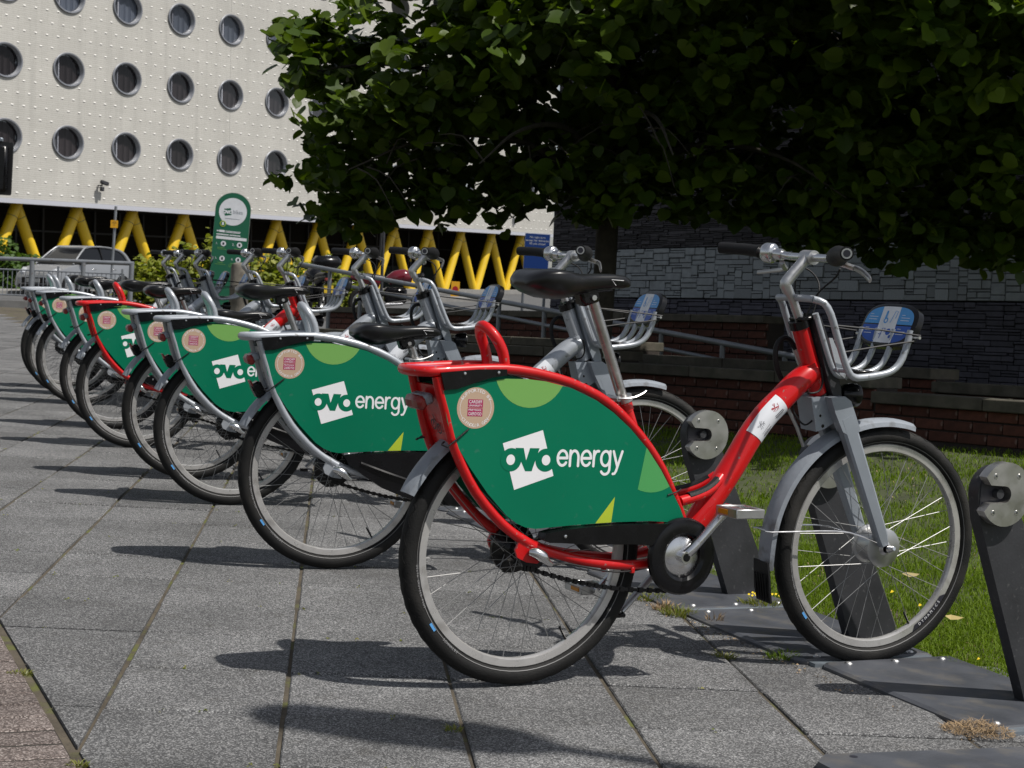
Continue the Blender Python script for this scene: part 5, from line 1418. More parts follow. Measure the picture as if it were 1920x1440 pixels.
def crown_points(n, zlo, zhi, seed, clump=26, spread=.15):
    """leaves hang in sprays: a few hundred clumps, each a drooping fan of leaves"""
    rr_ = np.random.default_rng(seed)
    m = n // clump
    xs, zs, ys = [], [], []
    while len(xs) < m:
        x = rr_.uniform(-1.95, 5.3, 4000); z = rr_.uniform(zlo, zhi, 4000)
        k = inside(x, z); x, z = x[k], z[k]
        d = edge_dist(x, z); hy = np.minimum(2.0, .25 + 1.2 * d)
        w_ = rr_.random(len(x)) < hy / 2.0 * .55 + .45
        x, z, d, hy = x[w_], z[w_], d[w_], hy[w_]
        u = rr_.uniform(-1, 1, len(x)); u = np.sign(u) * np.abs(u) ** .8
        xs += list(x); zs += list(z); ys += list(11.9 - .25 * np.clip(x - .5, 0, 3) + u * hy)
    C = np.stack([xs[:m], ys[:m], zs[:m]], 1)
    az = rr_.uniform(0, 2 * pi, m); ax = np.stack([np.cos(az), np.sin(az), rr_.uniform(-.75, .1, m)], 1)
    t = rr_.uniform(-1, 1, (m, clump))
    P = C[:, None, :] + ax[:, None, :] * (t * spread * 1.9)[:, :, None] + rr_.normal(0, spread * .42, (m, clump, 3)) * np.array([1, 1, .6])
    P[:, :, 2] -= .10 * t ** 2
    P = P.reshape(-1, 3)
    k = inside(P[:, 0], P[:, 2]); d = edge_dist(P[:, 0], P[:, 2])
    P = P[k | (d < .03)]
    return P, rr_
P, rr_ = crown_points(25000, 1.3, 3.5, 41)
front = np.argsort(P[:, 1] + rr_.normal(0, .25, len(P)))
ix = [i for i in front if abs(P[i, 0] / P[i, 1]) < .32 and P[i, 2] < 2.95][:296]
lm = np.ones(len(P), bool); lm[ix] = False
LMS = []
for q in range(4):
    me = bpy.data.meshes.new('leaf'); rq = np.random.default_rng(q)
    V = LVA.copy(); V[:, 2] += rq.normal(0, .022, len(V)); V[3:, :2] *= 1 + rq.normal(0, .05, (len(V) - 3, 1))
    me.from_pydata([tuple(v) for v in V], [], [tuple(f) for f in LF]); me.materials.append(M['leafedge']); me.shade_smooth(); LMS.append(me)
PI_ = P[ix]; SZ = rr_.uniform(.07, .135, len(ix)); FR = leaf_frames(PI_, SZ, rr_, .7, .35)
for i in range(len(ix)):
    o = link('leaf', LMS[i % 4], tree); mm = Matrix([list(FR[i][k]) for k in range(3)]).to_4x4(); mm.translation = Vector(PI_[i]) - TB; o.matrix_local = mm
P2 = P[lm]
o = leaf_cloud('crown', P2 - np.array(TB), rr_.uniform(.06, .13, len(P2)), M['leaf'], rr_, tree, .7, .4)
P3, rr_ = crown_points(10500, 3.2, 6.3, 42, 26, .2)
o = leaf_cloud('upper_crown', P3 - np.array(TB), rr_.uniform(.09, .15, len(P3)), M['leaf'], rr_, tree, .6, .6)

# ------------------------------------------------------------------ building with the round windows
ex = Vector((.529, .848, .032)).normalized(); gz = Vector((-.036, -.014, .999)); gz = (gz - ex * gz.dot(ex)).normalized(); ey = gz.cross(ex)
BM_ = Matrix((ex, ey, gz)).transposed().to_4x4(); BM_.translation = (-17.64, 55.597, 3.155)
bd = thing('hotel_building', 'cream clad building with rows of round windows on yellow slanted columns', 'building', mx=BM_)
RXW, RZW = .69, .56
def colx(k): return 2.97 + 2.79 * k
ROWS = [2.08, 4.61, 7.15, 9.69]
KR = range(-4, 12)
b = MB().use(M['clad'])
def quad(x0, x1, z0, z1): b.add([(x0, 0, z0), (x1, 0, z0), (x1, 0, z1), (x0, 0, z1)], [(0, 1, 2, 3)])
XL, XR = colx(-4) - 1.395, 36.45
quad(XL, XR, .0, .81)
zb = [.81, 3.345, 5.88, 8.41, 10.95]
for q, zc_ in enumerate(ROWS):
    for k in KR:
        x0, x1 = colx(k) - 1.395, colx(k) + 1.395; z0, z1 = zb[q], zb[q + 1]; cx_ = colx(k); n = 40
        el = []; bo = []
        for i in range(n):
            a = 2 * pi * (i + .5) / n; el.append((cx_ + RXW * cos(a), 0, zc_ + RZW * sin(a)))
            dx, dz = cos(a), sin(a); t = min((x1 - cx_) / abs(dx) if dx else 9, ((z1 - zc_) if dz > 0 else (zc_ - z0)) / abs(dz) if dz else 9)
            bo.append((cx_ + dx * t, 0, zc_ + dz * t))
        b.add(el + bo, [(i, n + i, n + (i + 1) % n, (i + 1) % n) for i in range(n)])
        for (sx, sz) in ((1, 1), (-1, 1), (-1, -1), (1, -1)):
            cxn, czn = (x1 if sx > 0 else x0), (z1 if sz > 0 else z0)
            bx = [p for p in bo if abs(p[0] - cxn) < 1e-6]; bz = [p for p in bo if abs(p[2] - czn) < 1e-6]
            p1 = min(bx, key=lambda p: abs(p[2] - czn)); p2 = min(bz, key=lambda p: abs(p[0] - cxn))
            b.add([p1, (cxn, 0, czn), p2], [(0, 1, 2)])
quad(colx(11) + 1.395, XR, .81, 10.95); quad(XL, XR, 10.95, 15)
b.add([(XR, 0, 0), (XR, 16, 0), (XR, 16, 15), (XR, 0, 15), (XL, 0, 15), (XL, 16, 15)], [(0, 1, 2, 3), (3, 2, 5, 4)])
part('cladding', b, bd, None, recalc=False)
for z0_, z1_ in ((2.75, 3.95), (5.28, 6.48), (7.82, 9.0)):
    b = MB().use(M['kerb']); b.box((colx(3), .002, (z0_ + z1_) / 2), (.012, .008, z1_ - z0_)); part('movement_joint', b, bd, None)
b = MB().use(M['trim']); b.box(((XL + XR) / 2, .10, -.085), (XR - XL, .24, .16)); part('edge_trim', b, bd, None)
b = MB().use(M['soffit']); b.box(((XL + XR) / 2, 8, -.03), (XR - XL - .1, 15.6, .05)); part('soffit', b, bd, None)
b = MB().use(M['glassdark']); b.box(((XL + XR) / 2, 6, -1.6), (XR - XL - .6, .2, 3.2)); part('ground_floor_glazing', b, bd, None)
b = MB().use(M['glassdark']); b.box((XR - .35, 3.6, -1.6), (.15, 5.0, 3.2)); part('end_glazing', b, bd, None)
b = MB().use(M['glassgreen']); b.box((28, 5.86, -2.5), (17, .04, 1.2)); part('lower_glazing', b, bd, None)
for x in np.arange(-6.5, 36, 1.36):
    b = MB().use(M['mullion']); b.box((x, 5.84, -1.6), (.09, .1, 3.2)); part('mullion', b, bd, None)
b = MB().use(M['mullion']); b.box((14, 5.82, -.95), (45, .06, .07)); part('transom', b, bd, None)
b = MB().use(M['kerb']); b.box(((XL + XR) / 2, .5, -3.2), (XR - XL, 1.3, .5)); part('plinth', b, bd, None)
# studs of the cladding
b = MB().use(M['stud'])
row = 0; z = .2
while z < 10.6:
    x = XL + .3 + (.27 if row % 2 else 0)
    while x < XR - .2:
        ok = True
        for zc_ in ROWS:
            if abs(z - zc_) < .72:
                kx_ = round((x - 2.97) / 2.79)
                if ((x - colx(kx_)) / .86) ** 2 + ((z - zc_) / .70) ** 2 < 1: ok = False
        if ok:
            s = .055; b.add([(x - s, .0, z + .028), (x + s, .0, z + .028), (x - s * .75, -.022, z - .008), (x + s * .75, -.022, z - .008), (x - s, 0, z - .022), (x + s, 0, z - .022)], [(0, 1, 3, 2), (2, 3, 5, 4), (0, 2, 4), (1, 5, 3)])
        x += .5
    z += .4225; row += 1
part('cladding_studs', b, bd, None, kind='stuff', recalc=False)
def elring(rx, rz, y, n=36): return [(rx * cos(2 * pi * i / n), y, rz * sin(2 * pi * i / n)) for i in range(n)]
def loft(b, rings, closed=False):
    n = len(rings[0]); vs = [p for r__ in rings for p in r__]
    fs = [(k * n + i, k * n + (i + 1) % n, (k + 1) * n + (i + 1) % n, (k + 1) * n + i) for k in range(len(rings) - 1) for i in range(n)]
    return b.add(vs, fs)
b = MB().use(M['winframe']); loft(b, [elring(RXW + .005, RZW + .005, .02), elring(RXW + .035, RZW + .035, -.05), elring(RXW + .015, RZW + .015, -.07), elring(RXW - .03, RZW - .03, -.06)])
b.use(M['winreveal']); loft(b, [elring(RXW - .03, RZW - .03, -.06), elring(RXW - .05, RZW - .045, .21)])
WF = b.mesh('window_frame', 50)
b = MB().use(M['pane']); b.add(elring(RXW - .042, RZW - .038, .12), [tuple(range(36))]); WP = b.mesh('pane', None)
b = MB().use(M['curtain'])
xs_ = np.linspace(-.33, .62, 40); vs = []
for i, x in enumerate(xs_):
    h_ = .5 * sqrt(max(0.0, 1 - (x / .66) ** 2)); yy = .20 - .03 * (1 + sin(i * 1.9)) * (.5 + .5 * sin(i * .55))
    vs += [(x, yy, -h_), (x, yy, h_)]
b.add(vs, [(2 * i, 2 * i + 2, 2 * i + 3, 2 * i + 1) for i in range(39)]); WC = b.mesh('curtain', 60)
b = MB().use(M['trim']); b.box((-.335, .14, 0), (.05, .04, .90)); b.use(M['blind'])
pl = clip_half([(.63 * cos(a), .51 * sin(a)) for a in np.linspace(0, 2 * pi, 37)[:-1]], 1, 0, -.345); b.flat(pl, .17); WS = b.mesh('sash', None)
for q, zc_ in enumerate(ROWS[:3]):
    for k in range(-1, 12):
        o = link('window', WF, bd); o.location = (colx(k), 0, zc_)
        for nm, me in (('pane', WP), ('curtain', WC), ('sash', WS)):
            c = link(nm, me, o)
            if nm == 'curtain' and q == 2:
                c.material_slots[0].link = 'OBJECT'; c.material_slots[0].material = M['sky_curtain']  # top row: sky reflection painted as curtain colour
# slanted columns
b = MB().use(M['yellow']); b.tube([(0, .85, -.12), (1.38, .85, -3.05)], .20, 16)
b.use(M['mullion']); d = Vector((1.38, 0, -2.93)).normalized(); p = Vector((0, .85, -.12)) + d * .52; b.tube([p, p + d * .02], .203, 16, caps=False); CLM = b.mesh('column', 40)
for k in range(-3, 13):
    for s in (1, -1):
        o = link('column', CLM, bd); o.location = (1.43 + 2.76 * k, .05 * s, 0); o.scale = (s, 1, 1)
# cameras on the wall
for x, z, lab in ((4.4, .65, 'small dark security camera on the cream wall at left'), (32.54, .85, 'small security camera on the cream wall near the slate building')):
    t = thing('security_camera', lab, 'camera', mx=BM_ @ Matrix.Translation((x, -.03, z)))
    b = MB().use(M['greydark']); b.box((0, -.1, .0), (.09, .2, .05), None, .01); part('bracket', b, t)
    b = MB().use(M['greydark']); b.box((.06, -.26, .1), (.34, .14, .13), Matrix.Rotation(radians(12), 3, 'Y'), .02); b.tube([(0, -.18, 0), (0, -.22, .1)], .025, 8); b.box((.0, -.2, -.12), (.14, .12, .16), None, .02); part('camera_body', b, t)

# ------------------------------------------------------------------ road and far side
vs = []; fs = []; nx, ny = 40, 40
for j in range(ny + 1):
    y = 20 + 70 * j / ny
    for i in range(nx + 1):
        x = -60 + 75 * i / nx
        z = zfar(x, y) - .02
        if x < -4 and y < 37.5: z = -.25
        if y < 24: z = min(z, .1)
        vs.append((x, y, z))
for j in range(ny):
    for i in range(nx): fs.append((j * (nx + 1) + i, j * (nx + 1) + i + 1, (j + 1) * (nx + 1) + i + 1, (j + 1) * (nx + 1) + i))
part('road', MB().use(M['road']).add(vs, fs), kind='structure', sharp=60)
def strip(name, p, q, w_, h_, m, dz=0.0):
    p, q = Vector(p), Vector(q); d = (q - p).normalized(); nn = Vector((-d.y, d.x)); bb = MB().use(m)
    n = 12; vs = []
    for i in range(n + 1):
        c = p.lerp(q, i / n); z = zfar(c.x, c.y) + dz
        for s, zz in ((-.5, z - .4), (-.5, z + h_), (.5, z + h_), (.5, z - .4)): vs.append((c.x + nn.x * w_ * s, c.y + nn.y * w_ * s, zz))
    fs = [(i * 4 + k, i * 4 + (k + 1) % 4, i * 4 + 4 + (k + 1) % 4, i * 4 + 4 + k) for i in range(n) for k in range(3)] + [(0, 1, 2, 3), (n * 4, n * 4 + 3, n * 4 + 2, n * 4 + 1)]
    return part(name, bb.add(vs, fs), kind='structure', sharp=20)
strip('kerb', (-22, 37.2), (-3, 36.2), .16, .12, M['kerb'])
strip('far_pavement', (-20, 45.5), (-1, 60), 2.2, .12, M['kerb'])
strip('road_marking', (-15, 40.5), (-3, 41.5), .12, .004, M['roadline'], -.012)
strip('verge', (-24, 52.5), (-6, 78), 3.0, .15, M['soil'])

# railing at the end of the pavement
r_ = thing('railing', 'grey tubular pedestrian railing on posts in front of the parked silver car', 'railing', (-9.16, 33.4, 0))
b = MB().use(M['rail']); b.tube([(-4.5, -.05, 1.0), (-1.35, 0, 1.05), (1.33, .05, 1.12)], .045, 10); part('top_rail', b, r_)
for x in (-2.6, -.72, .32, 1.3):
    b = MB().use(M['rail']); b.tube([(x, 0, -.3), (x, 0, 1.03 + .035 * (x + 1))], .05 if x != .32 else .045, 10); part('rail_post', b, r_)
r_ = thing('guard_fence', 'low grey pedestrian guard fence of thin upright bars along the road at left', 'fence', (-12.2, 43.6, .09))
b = MB().use(M['rail']); b.tube([(-5, 0, .62), (1.75, 0, .78)], .02, 8); part('top_rail', b, r_)
b = MB().use(M['rail']); b.tube([(-5, 0, -.04), (1.75, 0, .1)], .02, 8); part('bottom_rail', b, r_)
b = MB().use(M['rail'])
for i in range(58):
    x = -5 + 6.75 * i / 57; b.tube([(x, 0, -.04 + .14 * (x + 5) / 6.75), (x, 0, .62 + .16 * (x + 5) / 6.75)], .011, 5, caps=False)
part('bars', b, r_, kind='stuff')
for x in (-4, -2.0, 0, 1.7):
    b = MB().use(M['rail']); b.box((x, 0, .3 + .02 * (x + 5)), (.05, .05, .95)); part('rail_post', b, r_)

# ------------------------------------------------------------------ parked car
def rot_on_slope(yaw):
    fx = Vector((cos(yaw), sin(yaw), .036 * cos(yaw) + .014 * sin(yaw))).normalized(); zz = (gz - fx * gz.dot(fx)).normalized(); yy = zz.cross(fx)
    return Matrix((fx, yy, zz)).transposed().to_4x4()
def slices(b, sil, ys, caps=True):
    n = len(sil); cx_ = sum(p[0] for p in sil) / n; cz_ = sum(p[1] for p in sil) / n; vs = []
    for y, ins, zs in ys:
        for x, z in sil:
            vs.append((x + (cx_ - x) * ins * .6, y if not callable(y) else y(x, z), z + (cz_ - z) * ins * zs))
    fs = [(k * n + i, k * n + (i + 1) % n, (k + 1) * n + (i + 1) % n, (k + 1) * n + i) for k in range(len(ys) - 1) for i in range(n)]
    fs += [tuple(range(n)), tuple((len(ys) - 1) * n + i for i in range(n))[::-1]]
    return b.add(vs, fs)
def make_car(label, paint, loc, yaw):
    mx = rot_on_slope(yaw); mx.translation = (loc[0], loc[1], zfar(*loc))
    car = thing('parked_car', label, 'car', mx=mx)
    SIL = [(-1.70, .32), (-1.72, .55), (-1.69, .80), (-1.60, .96), (-1.2, .985), (-.3, .965), (.55, .935), (.85, .92), (1.2, .85), (1.5, .73), (1.66, .60), (1.73, .45), (1.72, .30), (1.6, .22), (-1.6, .22)]
    b = MB().use(paint); slices(b, SIL, [(-.80, .16, .35), (-.785, .06, .12), (-.70, .0, .0), (.70, .0, .0), (.785, .06, .12), (.80, .16, .35)]); part('body', b, car, 50)
    GH = [(-1.60, .95), (-1.42, 1.28), (-1.15, 1.42), (-.6, 1.475), (-.05, 1.465), (.28, 1.38), (.88, .92)]
    b = MB().use(M['carglass'])
    vs = []
    for s in (-1, 1):
        for x, z in GH: vs.append((x, s * (.735 - .20 * max(0, (z - .95) / .5) ** 1.2), z))
    n = len(GH); fs = [(i, (i + 1) % n, n + (i + 1) % n, n + i) for i in range(n)] + [tuple(range(n)), tuple(range(2 * n - 1, n - 1, -1))]
    b.add(vs, fs); part('glasshouse', b, car, 40)
    b = MB().use(paint)
    rf = [(-1.44, 1.27), (-1.17, 1.425), (-.6, 1.487), (-.05, 1.478), (.22, 1.42)]
    vs = []
    for x, z in rf: vs += [(x, -.60, z - .02), (x, -.45, z + .012), (x, .45, z + .012), (x, .60, z - .02), (x, .52, z - .05), (x, -.52, z - .05)]
    b.add(vs, [(i * 6 + k, i * 6 + (k + 1) % 6, i * 6 + 6 + (k + 1) % 6, i * 6 + 6 + k) for i in range(4) for k in range(6)] + [(0, 1, 2, 3, 4, 5), (24, 29, 28, 27, 26, 25)]); part('roof', b, car, 40)
    b = MB().use(paint)
    for s in (-1, 1):
        b.tube([(.88, s * .725, .93), (.26, s * .575, 1.40), (-.05, s * .55, 1.455), (-.6, s * .55, 1.46), (-1.15, s * .57, 1.40), (-1.42, s * .62, 1.27), (-1.62, s * .72, .95)], [.03, .03, .03, .03, .035, .06, .075], 8, 3)
        b.use(M['black']); b.tube([(-.42, s * .735, .95), (-.40, s * .57, 1.44)], .028, 6); b.use(paint)
    part('window_pillars', b, car, 50)
    for x in (1.08, -1.18):
        for s in (-1, 1):
            b = MB().use(M['matt_black']); b.lathe([(0, s * .70), (.30, s * .70), (.305, s * .80), (.30, s * .808), (0, s * .79)], 24, 'y', (x, 0, .285)); wh = part('wheel', b, car)
            b = MB().use(M['alloy']); b.lathe([(.20, s * .812), (.185, s * .818), (.17, s * .80), (.05, s * .80), (.04, s * .815), (0, s * .815)], 24, 'y', (x, 0, .285))
            for k in range(7): a = 2 * pi * k / 7; b.box((x + .11 * cos(a), s * .812, .285 + .11 * sin(a)), (.16, .012, .04), Matrix.Rotation(-a, 3, 'Y'))
            part('wheel_rim', b, wh)
            b = MB().use(M['black']); b.lathe([(.305, s * .786), (.345, s * .79), (.345, s * .812), (.315, s * .812)], 20, 'y', (x, 0, .29), a0=-.15, a1=pi + .15); part('wheel_arch', b, car)
    for s in (-1, 1):
        b = MB().use(M['carlight']); b.box((1.50, s * .60, .70), (.34, .16, .16), Matrix.Rotation(radians(-s * 28), 3, 'Z') @ Matrix.Rotation(radians(22), 3, 'Y'), .04); part('headlight', b, car)
        b = MB().use(paint); b.box((.62, s * .86, 1.0), (.14, .16, .12), None, .04); b.use(M['black']); b.box((.66, s * .78, .95), (.06, .06, .04)); part('wing_mirror', b, car)
        b = MB().use(M['redlens']); b.box((-1.62, s * .70, .82), (.10, .14, .2), None, .03); part('tail_light', b, car)
        for x in (.05, -.82):
            b = MB().use(M['chrome']); b.box((x, s * .80, .80), (.16, .02, .03), None, .008); part('door_handle', b, car)
    b = MB().use(M['black']); b.box((1.70, 0, .44), (.07, .95, .18), None, .02); b.box((1.70, 0, .30), (.08, 1.2, .07), None, .02); part('front_grille', b, car)
    b = MB().use(M['chrome']); b.tube([(1.69, -.42, .61), (1.715, -.1, .60), (1.72, 0, .66), (1.715, .1, .60), (1.69, .42, .61)], .012, 6); b.tube([(1.69, -.42, .66), (1.70, -.1, .645), (1.70, 0, .71), (1.70, .1, .645), (1.69, .42, .66)], .012, 6); part('badge_bars', b, car)
    b = MB().use(M['numplate']); b.box((1.745, 0, .44), (.012, .5, .11)); part('number_plate', b, car)
make_car('small silver five door hatchback parked facing left behind the railing', M['carpaint'], (-13.2, 49.1), atan2(-.888, -.46))

# ------------------------------------------------------------------ totem of the hire station
mt = Matrix.Translation((-5.34, 30.0, .13)) @ Matrix.Rotation(radians(8), 4, 'Z') @ Matrix.Rotation(radians(2.0), 4, 'Y')
tt = thing('hire_totem', 'green round topped totem sign with white circle and instructions beside the bush', 'sign', mx=mt)
HW = .315; HT = 2.07
out = [(-HW, 0), (HW, 0)] + [(HW * cos(a), HT + HW * .95 * sin(a)) for a in np.linspace(0, pi, 28)]
b = MB().use(M['totem']); b.prism(out, -.05, .05); part('board', b, tt, 30)
b = MB().use(M['steel']); b.prism([(x * 1.012, z * 1.0035) for x, z in out], -.035, .045); part('edge_frame', b, tt, 30)
b = MB().use(M['sticker'])
def tf(poly, k, m): b.use(m).add([(x, -.0505 - .0012 * k, z) for x, z in poly], [tuple(range(len(poly)))])
tf(circ(0, 2.03, .25, 40), 1, M['sticker'])
tf([(-.165, 2.07), (-.045, 2.095), (-.02, 1.97), (-.14, 1.945)], 2, M['totem'])
for x_ in (-.148, -.04): tf(circ(x_, 2.02, .034, 20), 3, M['sticker'])
tf([(-.125, 2.05), (-.062, 2.05), (-.082, 1.99), (-.105, 1.99)], 3.4, M['sticker'])
for x_ in (-.148, -.04): tf(circ(x_, 2.02, .014, 14), 4, M['totem'])
tf([(-.104, 2.052), (-.084, 2.052), (-.094, 2.02)], 4, M['totem'])
b.use(M['fender']); put_text(b, 'bikes', lambda x, y: (.09 + x, -.0535, 1.995 + y), .075, .17)
tf([(-.13, 1.895), (.13, 1.895), (.13, 1.905), (-.13, 1.905)], 2, M['fender'])
tf(circ(-.16, 1.80, .055, 24), 5, M['ltgreen2']); tf(circ(-.16, 1.80, .042, 20), 6, M['totem']); tf([(-.178, 1.775), (-.142, 1.775), (-.142, 1.83), (-.178, 1.83)], 7, M['sticker'])
for (x0, x1, z_, h_) in ((-.26, -.22, 1.655, .02), (-.215, -.115, 1.645, .04), (-.10, .17, 1.665, .012), (-.10, .16, 1.645, .012), (-.26, -.04, 1.595, .018), (-.025, .17, 1.595, .018), (-.26, .29, 1.52, .052),
                         (-.22, -.1, 1.36, .008), (.08, .2, 1.36, .008), (-.22, -.06, 1.335, .006), (.03, .22, 1.335, .006), (.03, .22, 1.30, .006), (-.2, -.1, 1.09, .008), (.03, .2, 1.09, .008), (-.24, -.05, 1.06, .006), (.0, .22, 1.06, .006), (.0, .22, 1.03, .006)):
    tf([(x0, z_), (x1, z_), (x1, z_ + h_), (x0, z_ + h_)], 2, M['sticker'] if h_ > .009 else M['ltgreen'])
for x_, z_, s_ in ((-.25, 1.42, '1.'), (.04, 1.42, '2.'), (.04, 1.15, '4.'), (-.25, 1.15, '3.')):
    b.use(M['sticker']); put_text(b, s_, lambda x, y, x_=x_, z_=z_: (x_ + x, -.0535, z_ + y), .04, align='l')
for x_, z_ in ((-.12, 1.44), (.17, 1.44), (-.12, 1.17), (.17, 1.17)):
    tf(circ(x_, z_, .048, 24), 2, M['sticker']); tf([(x_ - .016, z_ - .026), (x_ + .02, z_ - .02), (x_ + .016, z_ + .026), (x_ - .02, z_ + .02)], 3, M['ink'])
part('print', b, tt, None, recalc=False)

# stone bollard
t = thing('stone_bollard', 'weathered round stone bollard in front of the green totem sign', 'bollard', (-4.74, 28.0, .2))
b = MB().use(M['stonepost']); b.lathe([(.17, -.3), (.165, .0), (.16, .55), (.168, .56), (.168, .60), (.16, .62), (.158, .95), (.14, 1.0), (.08, 1.03), (0, 1.035)], 24, 'z'); part('shaft', b, t, 40)

# shrubs and hedge
def shrub(name, label, cat, c, rad, n, m, seed, size=(.09, .15)):
    t = thing(name, label, cat, (c[0], c[1], c[2])); rq = np.random.default_rng(seed)
    d = rq.normal(0, 1, (n, 3)); d /= np.linalg.norm(d, axis=1)[:, None]; rr = rq.random(n) ** .4
    lump = 1 + .22 * np.sin(d[:, 0] * 5 + seed) * np.sin(d[:, 2] * 6 + seed * 2) + .12 * rq.random(n)
    Pp = d * (rr * lump)[:, None] * np.array(rad); Pp[:, 2] = np.abs(Pp[:, 2] + rad[2] * .15)
    leaf_cloud('foliage', Pp, rq.uniform(*size, n), m, rq, t, .2, .6)
    b = MB().use(M['bark']); rx = random.Random(seed)
    for q in range(9): b.tube([(rx.uniform(-.1, .1), rx.uniform(-.1, .1), -.2), (rx.uniform(-.3, .3) * rad[0], rx.uniform(-.3, .3), rad[2] * .5), (rx.uniform(-.7, .7) * rad[0], rx.uniform(-.4, .4), rad[2] * .85)], [.03, .018, .008], 5, 2)
    part('stem', b, t, 60)
shrub('shrub', 'bushy yellow green shrub left of the green totem sign', 'bush', (-9.0, 42.5, .15), (1.15, .8, 1.25), 2600, M['shrubleaf'], 3)
shrub('shrub', 'tall yellow green shrub right behind the totem sign, highest of the planting', 'bush', (-7.7, 42.8, .2), (.85, .8, 1.62), 2400, M['shrubleaf'], 4)
shrub('shrub', 'low yellow green shrub to the right of the totem sign', 'bush', (-6.35, 43, .3), (.95, .7, 1.15), 2000, M['shrubleaf'], 5)
shrub('shrub', 'low yellow green shrub behind the motorbike with black top box', 'bush', (-4.9, 44, .4), (1.0, .7, .98), 1800, M['shrubleaf'], 6)
shrub('hedge', 'dark green conifer like hedge at the left edge behind the car', 'hedge', (-17.6, 55.0, .0), (1.7, .9, 1.35), 3600, M['hedgeleaf'], 7, (.10, .18))

# signs and poles
t = thing('traffic_signal', 'black backing board of a traffic signal at the left edge of the photo', 'traffic light', (-8.03, 25.0, 0))
b = MB().use(M['signback']); b.tube([(-.1, .08, -.1), (-.1, .08, 2.8)], .055, 12); part('pole', b, t)
b = MB().use(M['signback']); b.prism([(x * .27, 2.39 + z * .40) for x, z in sup(1, 1, 40, 26)], -.03, .0); part('backing_board', b, t, 30)
b = MB().use(M['black']); b.box((.1, -.10, 2.39), (.24, .14, .68), None, .03); part('signal_head', b, t)
b = MB().use(M['platestrip']); b.box((.06, -.03, 2.82), (.1, .06, .06), None, .01); part('bracket', b, t)
t = thing('sign_pole', 'thin grey pole carrying a small orange yellow notice in front of the yellow columns', 'sign', (-11.38, 46, .12))
b = MB().use(M['rail']); b.tube([(0, 0, -.1), (.03, 0, 2.62)], .038, 10); part('pole', b, t)
b = MB().use(M['signyellow']); b.box((.02, -.05, 2.12), (.20, .015, .21)); part('notice', b, t)
b = MB().use(M['ink'])
for z_, l in ((2.17, .11), (2.14, .13), (2.09, .06)): b.add([(.02 - l / 2, -.0585, z_), (.02 + l / 2, -.0585, z_), (.02 + l / 2, -.0585, z_ + .012), (.02 - l / 2, -.0585, z_ + .012)], [(0, 1, 2, 3)])
part('notice_lines', b, t, None)
t = thing('edge_on_sign', 'dark road sign seen edge on, standing on a pole among the yellow columns', 'sign', (-3.30, 40, .2))
b = MB().use(M['greydark']); b.tube([(0, 0, -.1), (-.06, 0, 2.55)], .04, 10); part('pole', b, t)
b = MB().use(M['signback']); b.box((-.085, 0, 2.0), (.04, .55, 1.0)); part('sign_plate', b, t)
t = thing('road_sign', 'blue rectangular road sign with white lettering beside the slate wall', 'sign', (.235, 24.0, .3))
for x in (-.16, .15):
    b = MB().use(M['rail']); b.tube([(x, .03, -.2), (x, .03, 1.58)], .022, 8); part('pole', b, t)
b = MB().use(M['sticker']); b.box((0, 0, 1.335), (.37, .012, .52)); part('sign_border', b, t)
b = MB().use(M['signblue']); b.box((0, -.0075, 1.335), (.355, .006, .505)); part('sign_face', b, t)
b = MB().use(M['sticker'])
for s_, z_, w_ in (('No right turn', 1.525, .225), ('except for deliveries', 1.478, .335), ('50 yds ahead', 1.432, .23)): put_text(b, s_, lambda x, y, z_=z_: (x, -.0115, z_ + y), .031, w_)
part('sign_lettering', b, t, None)
t = thing('warning_sign', 'small yellow sign with red disc low between the yellow columns', 'sign', (-2.52, 66, .75))
b = MB().use(M['signyellow']); b.box((0, 0, .33), (.34, .02, .62)); part('sign_face', b, t)
b = MB().use(M['dragon']); b.disc((0, -.0125, .33), .12, 'y', 20); part('red_disc', b, t, None)
b = MB().use(M['rail']); b.tube([(0, .03, -.5), (0, .03, .6)], .03, 8); part('pole', b, t)

# guessed lamp, unseen right of the frame, added to cast the long paving shadow
t = thing('added_street_lamp', 'guessed street lamp added out of the frame at right to shade the bottom paving', 'street lamp', (3.9, 2.0, 0))
b = MB().use(M['rail']); b.tube([(0, 0, -.1), (0, 0, 1.0), (0, 0, 4.4), (-.15, .04, 4.75), (-.6, .15, 4.9), (-1.05, .27, 4.93)], [.07, .06, .045, .04, .032, .03], 10, 3); part('pole', b, t)
b = MB().use(M['greydark']); b.tube([(-1.0, .26, 4.93), (-1.1, .28, 4.95), (-1.35, .34, 4.96), (-1.6, .4, 4.95), (-1.68, .42, 4.94)], [.04, .11, .14, .11, .04], 14, 3, flat=.6); part('lantern', b, t)

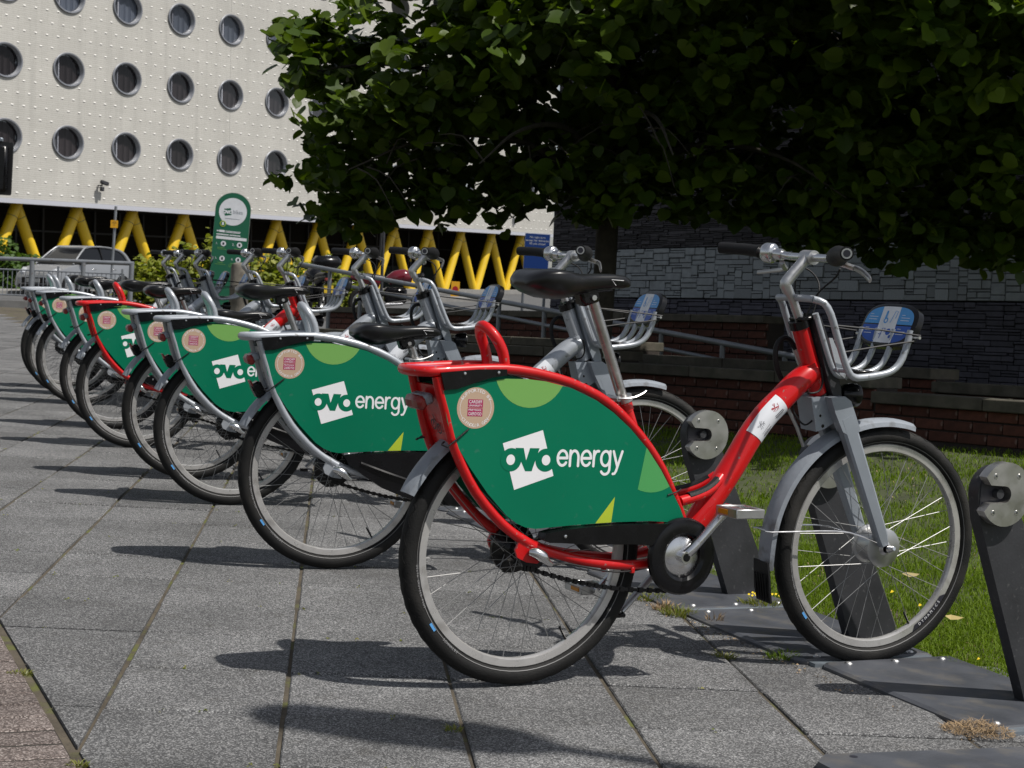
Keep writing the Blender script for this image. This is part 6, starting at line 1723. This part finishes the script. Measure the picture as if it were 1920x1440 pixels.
# ------------------------------------------------------------------ motorbikes behind the rail
def motorbike(label, loc, yaw, tank, topbox):
    mx_ = rot_on_slope(yaw); mx_.translation = (loc[0], loc[1], zfar(*loc)); t = thing('motorbike', label, 'motorbike', mx=mx_, group='motorbikes parked by the road')
    for x in (-.68, .72):
        b = MB().use(M['rubber']); b.lathe([(.26 + .055 * cos(a), .06 * sin(a)) for a in [2 * pi * i / 10 for i in range(10)]], 28, 'y', (x, 0, .315), True); w_ = part('wheel', b, t)
        b = MB().use(M['alloy']); b.lathe([(.215, -.03), (.195, -.035), (.195, .035), (.215, .03)], 24, 'y', (x, 0, .315))
        for k in range(5): a = 2 * pi * k / 5; b.box((x + .1 * cos(a), 0, .315 + .1 * sin(a)), (.2, .03, .03), Matrix.Rotation(-a, 3, 'Y'))
        part('rim', b, w_)
    b = MB().use(tank); b.tube([(-.12, 0, .80), (.05, 0, .87), (.25, 0, .90), (.42, 0, .86)], [.10, .16, .17, .10], 14, 4); b.tube([(-.95, 0, .86), (-.6, 0, .82), (-.3, 0, .76)], [.05, .11, .13], 12, 3); part('tank', b, t, 60)
    b = MB().use(M['saddle']); b.tube([(-.88, 0, .91), (-.5, 0, .89), (-.2, 0, .86)], [.08, .13, .10], 12, 3, flat=.5); part('seat', b, t, 60)
    b = MB().use(M['black']); b.box((.05, 0, .48), (.5, .34, .36), None, .06); b.tube([(-.2, 0, .5), (-.68, 0, .315)], .04, 8); b.box((-.95, 0, .74), (.28, .16, .05), None, .02); part('engine', b, t)
    b = MB().use(M['chrome'])
    for s in (-1, 1): b.tube([(.72, s * .1, .315), (.5, s * .1, .95)], .025, 8)
    b.tube([(.2, -.16, .3), (-.3, -.2, .28), (-.8, -.22, .36)], [.03, .04, .05], 10, 3); part('fork_and_exhaust', b, t)
    b = MB().use(M['black']); b.tube([(.38, -.38, 1.03), (.48, -.2, 1.06), (.5, 0, 1.0), (.48, .2, 1.06), (.38, .38, 1.03)], .018, 8, 3); b.lathe([(0, -.1), (.08, -.08), (.095, .0), (.09, .06), (0, .07)], 16, 'x', (.62, 0, .90)); part('handlebar', b, t)
    for s in (-1, 1):
        b = MB().use(M['black']); b.tube([(.42, s * .3, 1.05), (.44, s * .36, 1.24)], .008, 6); b.use(M['pane'] if s > 0 else M['lens']); b.box((.44, s * .38, 1.28), (.02, .13, .09), None, .008); part('mirror', b, t)
    b = MB().use(M['yplate']); b.box((-1.05, 0, .60), (.01, .2, .16)); part('number_plate', b, t)
    b = MB().use(M['redlens']); b.box((-1.0, 0, .80), (.05, .16, .07), None, .02); part('tail_light', b, t)
    if topbox:
        b = MB().use(M['black']); b.box((-.82, 0, 1.17), (.46, .58, .26), None, .09); b.box((-.82, 0, 1.02), (.3, .3, .06), None, .02); part('top_box', b, t, 60)
motorbike('dark motorbike with a black top box and yellow number plate seen from behind', (-4.35, 35.6), radians(112), M['black'], True)
motorbike('dark red motorbike parked broadside behind the handrail', (-2.75, 36.5), radians(12), M['motored'], False)
SC.view_settings.exposure = 0.15
